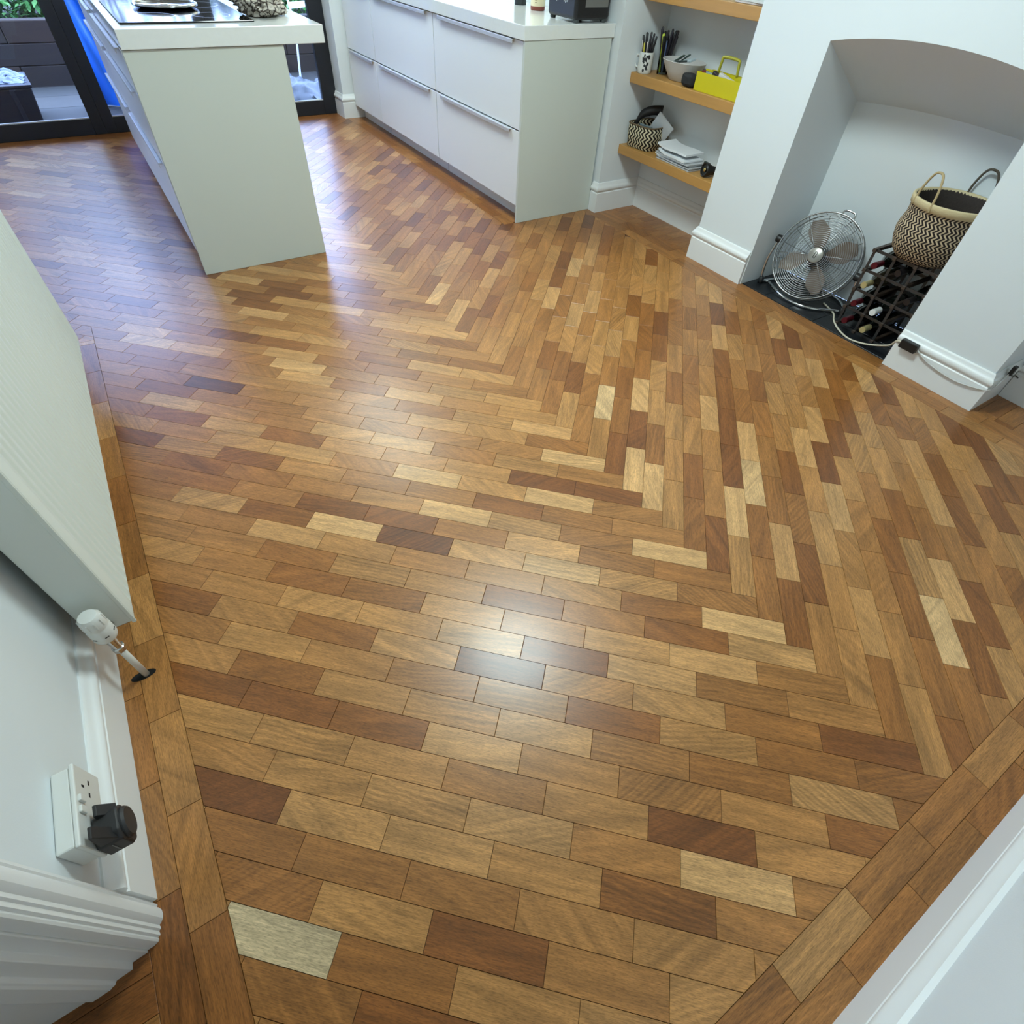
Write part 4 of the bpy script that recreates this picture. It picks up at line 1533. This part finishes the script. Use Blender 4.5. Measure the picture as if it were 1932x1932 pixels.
# ================================================================== RADIATOR
def radiator():
    x0, x1, y0, y1, z0, z1 = -.452, -.360, 1.020, 2.452, .145, .745
    t = thing('radiator', 'white panel radiator with vertical flutes on the left wall', 'radiator', (0, 0, 0))
    # fluted front panel
    pitch = .0333
    prof = []
    yv = y0 + .040
    pts = [(y0 + .001, x1 - .006), (y0 + .004, x1 - .001), (y0 + .010, x1)]
    while yv + pitch < y1 - .030:
        for f, d in ((.0, 0), (.30, 0), (.42, -.0035), (.78, -.0035), (.90, 0)):
            pts.append((yv + f * pitch, x1 + d))
        yv += pitch
    pts += [(y1 - .010, x1), (y1 - .004, x1 - .001), (y1 - .001, x1 - .006)]
    bm = new_bm()
    levels = [(z0, -.010), (z0 + .004, -.003), (z0 + .014, 0), (z0 + .030, 0), (z1 - .030, 0), (z1 - .014, 0), (z1 - .004, -.003), (z1, -.010)]
    rows = []
    for z, dx in levels:
        flat = z < z0 + .02 or z > z1 - .02
        rows.append([bm.verts.new(((x1 if flat else px) + dx if dx else (x1 if flat and px > x1 - .0066 and abs(px - x1) > 0 and 4 < i < len(pts) - 4 else px), py, z)) for i, (py, px) in enumerate(pts)])
    for a, b in zip(rows, rows[1:]):
        for i in range(len(pts) - 1):
            bm.faces.new((a[i], a[i + 1], b[i + 1], b[i]))
    obj('front_panel', bm, M_RAD, t, smooth=True, auto=28)
    boxo('back_panel', (x0, y0 + .004, z0 + .004, x0 + .012, y1 - .004, z1 - .004), M_RAD, t)
    for s, yy in ((0, y0), (1, y1 - .0015)):
        boxo('side_cover', (x0 + .004, yy, z0 + .006, x1 - .008, yy + .0015, z1), M_RAD, t)
    # convector fins between the panels
    bm = new_bm()
    yv = y0 + .02
    while yv < y1 - .03:
        box(bm, x0 + .016, yv, z0 + .02, x1 - .018, yv + .001, z1 - .02)
        yv += .016
    obj('convector_fins', bm, M_RAD, t)['kind'] = 'stuff'
    # top grille: side rails and slats
    for xx in (x0 + .003, x1 - .010):
        boxo('grille_rail', (xx, y0, z1 - .012, xx + .006, y1, z1 + .002), M_RAD, t)
    bm = new_bm()
    yv = y0 + .004
    while yv < y1 - .01:
        box(bm, x0 + .009, yv, z1 - .002, x1 - .010, yv + .006, z1 + .001)
        yv += .016
    obj('grille_slats', bm, M_RAD, t)['kind'] = 'stuff'
    boxo('edge_lip', (x1 - .010, y0 - .002, z0 - .001, x1 - .001, y0 + .004, z1), M_RAD, t, bevel=.002)
    for yv in (1.25, 2.22):
        boxo('wall_bracket', (XL + .001, yv, z0 + .05, x0 - .0005, yv + .03, z1 - .06), M_CARC, t)
    # thermostatic valve at the lower near corner
    vy, vx, vz = y0 - .052, -.408, .172
    obj('valve_tail', cyl(new_bm(), (vx, y0 - .001, vz), (vx, vy, vz), .010, n=16), M_CHROME, t, smooth=True, auto=40)
    vb = obj('valve_body', tube(new_bm(), [(vx, vy, vz - .034), (vx, vy, vz - .026), (vx, vy, vz - .024), (vx, vy, vz - .010), (vx, vy, vz + .012), (vx, vy, vz + .022)], [.012, .0135, .0105, .0105, .013, .013], 18), M_CHROME, t, smooth=True, auto=35)
    obj('lock_nut', tube(new_bm(), [(vx, vy, vz - .040), (vx, vy, vz - .026)], .0135, 6), M_CHROME, vb)
    hd = obj('thermostatic_head', lathe(new_bm(), [(.017, .018), (.023, .024), (.0245, .030), (.0245, .062), (.023, .066), (.023, .070), (.0235, .074), (.0225, .100), (.018, .107), (.0001, .109)], 30, Matrix.Translation((vx, vy, vz))), M_PLASTIC, t, smooth=True, auto=35)
    dk = mat('grey_head_print', (60, 60, 60), .5)
    for i in range(3):
        a = 3.9 + i * 1.0
        p = Vector((vx + .0246 * math.cos(a), vy + .0246 * math.sin(a), vz + .045))
        q = Vector((vx + .0246 * math.cos(a + .35), vy + .0246 * math.sin(a + .35), vz + .045))
        obj('head_slot', cyl(new_bm(), p, q, .0016, n=6), dk, hd)
    for i in range(10):
        a = 2 * PI * i / 10
        obj('head_rib', cyl(new_bm(), (vx + .0232 * math.cos(a), vy + .0232 * math.sin(a), vz + .078), (vx + .0222 * math.cos(a), vy + .0222 * math.sin(a), vz + .100), .0016, n=6), M_PLASTIC, hd)
    obj('supply_pipe', tube(new_bm(), [(vx, vy, vz - .030), (vx, vy, -.004)], .0078, 14), mat('painted_pipe', (212, 210, 202), .4), t, smooth=True)


radiator()
# the worn pipe hole cut in the border boards
hb = new_bm()
ho = [(-.408 + .0285 * math.cos(a) - .006, .968 + .0125 * math.sin(a)) for a in [2 * PI * i / 20 for i in range(20)]]
lo = [hb.verts.new((x, yv, .0004)) for x, yv in ho]
hb.faces.new(lo)
obj('pipe_hole', hb, mat('black_void', (6, 5, 4), .95), floor)


# ================================================================== SOCKET AND PLUG
def socket():
    t = thing('socket', 'white double wall socket with a switch above the skirting', 'socket', (0, 0, 0))
    x1 = -.446
    y0, y1, z0, z1 = .488, .634, .222, .308
    boxo('back_box', (XL + .0005, y0 + .003, z0 + .003, x1 - .008, y1 - .003, z1 - .003), M_PLASTIC, t, bevel=.003)
    fp = boxo('face_plate', (x1 - .008, y0, z0, x1, y1, z1), M_PLASTIC, t, bevel=.0025)
    hole = mat('socket_hole', (20, 20, 20), .8)
    cy = .598
    for yy, zz, hy, hz in ((cy, .282, .0022, .0042), (cy - .0115, .262, .0042, .0022), (cy + .0115, .262, .0042, .0022)):
        boxo('pin_hole', (x1 - .0005, yy - hy, zz - hz, x1 + .0004, yy + hy, zz + hz), hole, fp)
    for yy in (.571, .551):
        boxo('rocker_switch', (x1 - .001, yy - .006, .284, x1 + .0045, yy + .006, .302), M_PLASTIC, fp, bevel=.0015)
    boxo('screw_cap', (x1, .5595, .250, x1 + .001, .5625, .253), hole, fp)


socket()


def plug():
    t = thing('plug_adapter', 'black plug adapter pushed into the white double socket', 'plug', (0, 0, 0))
    xs = -.4455
    y0, y1, z0, z1 = .488, .548, .206, .272
    P = mat('black_rubbery_plastic', (34, 34, 36), .5)
    b = new_bm()
    oc = [(y0 + .010, z0), (y1 - .008, z0), (y1, z0 + .012), (y1, z1 - .014), (y1 - .012, z1), (y0 + .012, z1), (y0, z1 - .014), (y0, z0 + .012)]
    prism(b, oc, xs, xs + .040, 'x')
    obj('body', b, P, t, bevel=.004, seg=3)
    obj('face_dome', lathe(new_bm(), [(.027, 0), (.0272, .004), (.024, .008), (.0001, .009)], 30, axis_mtx((xs + .039, .518, .244), (1, 0, 0))), P, t, smooth=True, auto=40)
    for ya, yb, za, zb in ((y0 + .002, y0 + .022, z1 - .012, z1 + .036), (y1 - .024, y1 - .004, z0 + .010, z0 - .022), (y1 - .014, y1 + .006, z1 - .016, z1 + .012)):
        w = new_bm()
        vs = [w.verts.new(p) for p in ((xs + .006, ya, za), (xs + .006, yb, za), (xs + .034, yb, za), (xs + .034, ya, za), (xs + .010, ya, zb), (xs + .010, yb, zb), (xs + .015, yb, zb), (xs + .015, ya, zb))]
        for f in ((0, 3, 2, 1), (4, 5, 6, 7), (0, 1, 5, 4), (1, 2, 6, 5), (2, 3, 7, 6), (3, 0, 4, 7)):
            w.faces.new([vs[i] for i in f])
        obj('wing', w, P, t, bevel=.001)
    obj('seam', box(new_bm(), xs + .018, y0 - .0006, z0 + .016, xs + .0205, y1 + .0006, z1 - .018), M_BLKG, t)


plug()

# ================================================================== GARDEN
patio = structure('patio', box(new_bm(), -5, 6.0, -.12, 6, 7.9, -.034), mat('patio_sand', (62, 64, 62), .9), 'grey paved patio beyond the garden doors')
for i in range(14):
    for j in range(4):
        x0, y0_ = -2.2 + i * .45, 6.13 + j * .45
        if y0_ > 7.8:
            continue
        boxo('paving_slab', (x0 + .005, y0_ + .005, -.06, x0 + .445, min(y0_ + .445, 7.88), -.03 + random.uniform(-.002, .002)), mat('grey_paving_%d' % ((i * 3 + j) % 3), ((50, 50, 44), (44, 45, 40), (56, 55, 48))[(i * 3 + j) % 3], .75, bump=.4, bscale=60, var=.25, vscale=9), patio, bevel=.004, seg=1)
lawn = structure('garden_ground', box(new_bm(), -14, 8.05, -.3, 16, 26, .34), mat('dark_soil', (48, 46, 34), .95, var=.3, vscale=5), 'raised dark garden bed')
wallg = thing('sleeper_wall', 'dark brown timber sleeper wall across the patio', 'wall', (0, 0, 0))
SL = [grain_wood('dark_sleeper_%d' % i, c, 0, .85) for i, c in enumerate(((36, 25, 10), (42, 28, 11), (31, 23, 11)))]
for r in range(3):
    for k in range(5):
        x0 = -4.2 + k * 1.9 + (.6 if r % 2 else 0)
        boxo('sleeper', (x0 + .003, 7.90, -.034 + r * .162, x0 + 1.897, 8.045, -.034 + r * .162 + .159), SL[(r + k) % 3], wallg, bevel=.006, seg=1)


def hedge(name, label, x0, x1, y0, y1, z0, z1, n, cols, seed, leaf=.05):
    t = thing(name, label, 'shrub', ((x0 + x1) / 2, (y0 + y1) / 2, z0))
    rr = random.Random(seed)
    cx, cy = (x0 + x1) / 2, (y0 + y1) / 2
    mats = [mat('%s_leaf_%d' % (name, i), c, .55) for i, c in enumerate(cols)]
    bm = new_bm()
    for i in range(n):
        while True:
            p = Vector((rr.uniform(-1, 1), rr.uniform(-1, 1), rr.uniform(0, 1)))
            q = p.x ** 2 + p.y ** 2 + (p.z * 1.0) ** 2
            if .30 < q < 1:
                break
        bump_ = 1 + .22 * noise.noise(p * 3)
        c = Vector((p.x * (x1 - x0) / 2, p.y * (y1 - y0) / 2, p.z * (z1 - z0))) * bump_
        d = Vector((rr.uniform(-1, 1), rr.uniform(-1, 1), rr.uniform(-.3, 1))).normalized()
        a, b = frame_of(d)
        s = leaf * rr.uniform(.6, 1.3)
        vs = [bm.verts.new(c + v) for v in (-d * s, a * s * .45 + b * s * .1, d * s, -a * s * .45 + b * s * .1)]
        bm.faces.new(vs).material_index = rr.randrange(len(mats))
    o = obj('foliage', bm, mats, t)
    o['kind'] = 'stuff'
    bm = new_bm()
    for i in range(9):
        a = rr.uniform(0, 2 * PI)
        e = Vector((math.cos(a) * (x1 - x0) * .35, math.sin(a) * (y1 - y0) * .35, (z1 - z0) * rr.uniform(.5, .85)))
        tube(bm, [Vector((e.x * .2, e.y * .2, 0)), e * .5 + Vector((0, 0, .03)), e], [.014, .009, .004], 6)
    obj('stems', bm, mat('bark_brown', (64, 50, 38), .9), t)


GR = ((56, 108, 46), (80, 146, 66), (38, 80, 40), (112, 168, 92))
hedge('shrub', 'bright green shrub above the sleeper wall at the upper left', -1.5, .35, 8.45, 9.4, .345, 1.15, 5200, GR, 1)
hedge('shrub', 'green shrub above the sleeper wall behind the island', .4, 2.0, 8.5, 9.5, .345, 1.1, 4200, GR, 2)
hedge('shrub', 'green shrub above the sleeper wall behind the white pier', 2.1, 4.0, 8.5, 9.5, .345, 1.2, 3600, GR, 3)
hedge('shrub', 'green shrub far left above the sleeper wall', -3.4, -1.6, 8.5, 9.5, .345, 1.2, 3000, GR, 4)


def drape(name, label, cat, loc, size, m, seed, ripple=.03, lump=.5, n=44, flat=0.0):
    """A sheet lying over something: a closed thin shell with folds."""
    sx, sy, sz = size
    bm = new_bm()
    top, bot = {}, {}
    off = Vector((seed * 3.1, seed * 1.7, 0))
    for i in range(n + 1):
        for j in range(n + 1):
            u, v = i / n * 2 - 1, j / n * 2 - 1
            e = max(abs(u), abs(v))
            hgt = (1 - max(0, (e - .55) / .45) ** 1.4) if e > .55 else 1
            f = noise.noise(Vector((u * 2.2, v * 2.2, 0)) + off) * lump + abs(noise.noise(Vector((u * 5, v * 5, 1)) + off)) * lump * .6
            z = max(.002, sz * hgt * (flat + (1 - flat) * (.55 + f)))
            w = ripple * noise.noise(Vector((u * 7, v * 7, 3)) + off)
            top[i, j] = bm.verts.new((u * sx + w, v * sy + w * .7, z))
            bot[i, j] = bm.verts.new((u * sx + w, v * sy + w * .7, max(0.0, z - .003)))
    for i in range(n):
        for j in range(n):
            bm.faces.new((top[i, j], top[i + 1, j], top[i + 1, j + 1], top[i, j + 1]))
            bm.faces.new((bot[i, j], bot[i, j + 1], bot[i + 1, j + 1], bot[i + 1, j]))
    for i in range(n):
        for a, b in (((i, 0), (i + 1, 0)), ((i + 1, n), (i, n)), ((0, i + 1), (0, i)), ((n, i), (n, i + 1))):
            bm.faces.new((top[b], top[a], bot[a], bot[b]))
    o = obj(name, bm, m, smooth=True, loc=loc)
    return tag(o, label, cat)


BLUE = mat('blue_tarpaulin', (36, 116, 226), .35, var=.12, vscale=6)


def tarp():
    """A tarpaulin hung over a post frame: an upright folded sheet."""
    t = thing('tarpaulin', 'bright blue tarpaulin hanging outside behind the island', 'tarpaulin', (.42, 6.95, -.03))
    bm = new_bm()
    nx, nz = 40, 30
    F, Bk = {}, {}
    for i in range(nx + 1):
        for j in range(nz + 1):
            u, v = i / nx, j / nz
            fold = .045 * math.sin(u * 21 + 2 * v) + .03 * noise.noise(Vector((u * 5, v * 4, 2)))
            x = -.40 + .85 * u + (.06 * (1 - v) if u < .3 else 0) - .10 * v * (1 - u)
            z = .004 + v * 1.25
            F[i, j] = bm.verts.new((x, fold - .10 * v, z))
            Bk[i, j] = bm.verts.new((x, fold - .10 * v + .004, z))
    for i in range(nx):
        for j in range(nz):
            bm.faces.new((F[i, j], F[i + 1, j], F[i + 1, j + 1], F[i, j + 1]))
            bm.faces.new((Bk[i, j], Bk[i, j + 1], Bk[i + 1, j + 1], Bk[i + 1, j]))
    for i in range(nx):
        bm.faces.new((F[i, nz], F[i + 1, nz], Bk[i + 1, nz], Bk[i, nz]))
    obj('sheet', bm, BLUE, t, smooth=True)
    for x in (-.42, .46):
        obj('prop_pole', cyl(new_bm(), (x, .02, 0), (x, -.06, 1.28), .014, n=12), M_STEEL, t)
    obj('cross_bar', cyl(new_bm(), (-.43, -.085, 1.262), (.47, -.085, 1.262), .012, n=12), M_STEEL, t)


tarp()


def storage_box():
    t = thing('storage_box', 'dark plastic storage box on the patio at the left', 'box', (-.67, 6.72, -.029), rz=.06)
    D = mat('dark_navy_plastic', (30, 32, 42), .45)
    b = new_bm()
    v0 = [(-.31, -.22, 0), (.31, -.22, 0), (.31, .22, 0), (-.31, .22, 0)]
    v1 = [(-.335, -.245, .24), (.335, -.245, .24), (.335, .245, .24), (-.335, .245, .24)]
    a = [b.verts.new(p) for p in v0]
    c = [b.verts.new(p) for p in v1]
    b.faces.new(a[::-1]); b.faces.new(c)
    for i in range(4):
        b.faces.new((a[i], a[(i + 1) % 4], c[(i + 1) % 4], c[i]))
    obj('body', b, D, t, bevel=.012)
    boxo('lid', (-.345, -.255, .2405, .345, .255, .262), D, t, bevel=.006)
    for x in (-.2, 0, .2):
        boxo('rib', (x - .015, -.258, .02, x + .015, -.24, .235), D, t, bevel=.003)


storage_box()
drape('plastic_sheet', 'crumpled pale blue plastic sheet on the dark storage box', 'plastic sheet', (-.62, 6.72, .2335), (.27, .19, .065), mat('pale_blue_polythene', (76, 92, 112), .25), 3, lump=.7)
drape('dust_sheet', 'crumpled grey-blue dust sheet heaped outside the right door', 'dust sheet', (2.02, 6.75, -.0285), (.62, .42, .16), mat('grey_blue_dust_sheet', (64, 72, 76), .45), 5, ripple=.05, lump=.8)

def garden_chair():
    t = thing('garden_chair', 'white metal garden chair seen low through the right door', 'chair', (2.42, 7.52, -.029), rz=.5)
    m = mat('white_chair_paint', (218, 222, 224), .4)
    for x, yv in ((-.20, -.19), (.20, -.19), (-.20, .19), (.20, .19)):
        obj('leg', cyl(new_bm(), (x * 1.15, yv * 1.2, 0), (x, yv, .44), .011, n=12), m, t)
    boxo('seat', (-.23, -.22, .44, .23, .22, .462), m, t, bevel=.008)
    for x in (-.2, .2):
        obj('back_post', cyl(new_bm(), (x, .20, .46), (x, .27, .88), .011, n=12), m, t)
    for k in range(4):
        boxo('back_slat', (-.2, .222 + k * .016, .56 + k * .09, .2, .236 + k * .016, .61 + k * .09), m, t, bevel=.003)


garden_chair()
tag(obj('garden_hose', tube(new_bm(), smooth_path([(1.52, 6.26, -.016), (1.68, 6.27, -.016), (1.85, 6.25, -.016), (2.05, 6.23, -.016), (2.30, 6.25, -.016), (2.55, 6.22, -.016)], 8), .012, 8), mat('turquoise_hose', (70, 178, 196), .35), smooth=True), 'turquoise garden hose lying in front of the dust sheet', 'hose')


hedge('hedge', 'long dark hedge across the end of the garden', -7.5, 9.0, 15.6, 16.8, .345, 3.0, 7000, ((34, 62, 34), (46, 80, 42), (28, 50, 30)), 8, leaf=.15)


def garden_tree(label, x, y, hgt, rad, seed):
    t = thing('garden_tree', label, 'tree', (x, y, .34), group='trees at the end of the garden')
    rr = random.Random(seed)
    mats = [mat('tree_leaf_%d' % i, c, .6) for i, c in enumerate(((40, 70, 36), (56, 92, 48), (30, 54, 32)))]
    bm = new_bm()
    for i in range(2600):
        while True:
            p = Vector((rr.uniform(-1, 1), rr.uniform(-1, 1), rr.uniform(-1, 1)))
            if .25 < p.length < 1:
                break
        c = Vector((p.x * rad, p.y * rad, hgt * .62 + p.z * hgt * .42)) * (1 + .2 * noise.noise(p * 2.5 + Vector((seed, 0, 0))))
        d = Vector((rr.uniform(-1, 1), rr.uniform(-1, 1), rr.uniform(-1, 1))).normalized()
        a, b = frame_of(d)
        q = .12 * rr.uniform(.7, 1.4)
        bm.faces.new([bm.verts.new(c + v) for v in (-d * q, a * q * .5, d * q, -a * q * .5)]).material_index = rr.randrange(3)
    obj('foliage', bm, mats, t)['kind'] = 'stuff'
    obj('trunk', tube(new_bm(), [(0, 0, 0), (.03, .02, hgt * .4), (0, 0, hgt * .75)], [.11, .08, .04], 10), mat('bark_brown', (64, 50, 38), .9), t, smooth=True)


for i, (x, y, hg, r) in enumerate(((-1.5, 12.5, 3.3, 1.6), (-4.8, 13.2, 3.8, 1.5), (3.4, 13.4, 1.8, 1.3), (6.8, 13.0, 2.2, 1.7))):
    garden_tree(('broad tree at the left end of the garden', 'tree behind the broad one at the left', 'low bushy tree right of the garden middle', 'tree at the far right end of the garden')[i], x, y, hg, r, 30 + i)


def floor_glow_panel():
    """Invented warm panel, unseen itself, put in for the yellow glow on the floor."""
    t = thing('floor_glow_panel', 'unseen warm panel added for the yellow glow on the floor', 'lamp', (0, 0, 0))
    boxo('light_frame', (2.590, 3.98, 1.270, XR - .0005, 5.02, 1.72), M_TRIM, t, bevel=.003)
    boxo('light_diffuser', (2.584, 4.00, 1.290, 2.5895, 5.00, 1.70), emit('added_warm_glow', (1.0, .82, .30, 1), 5.0), t)


floor_glow_panel()
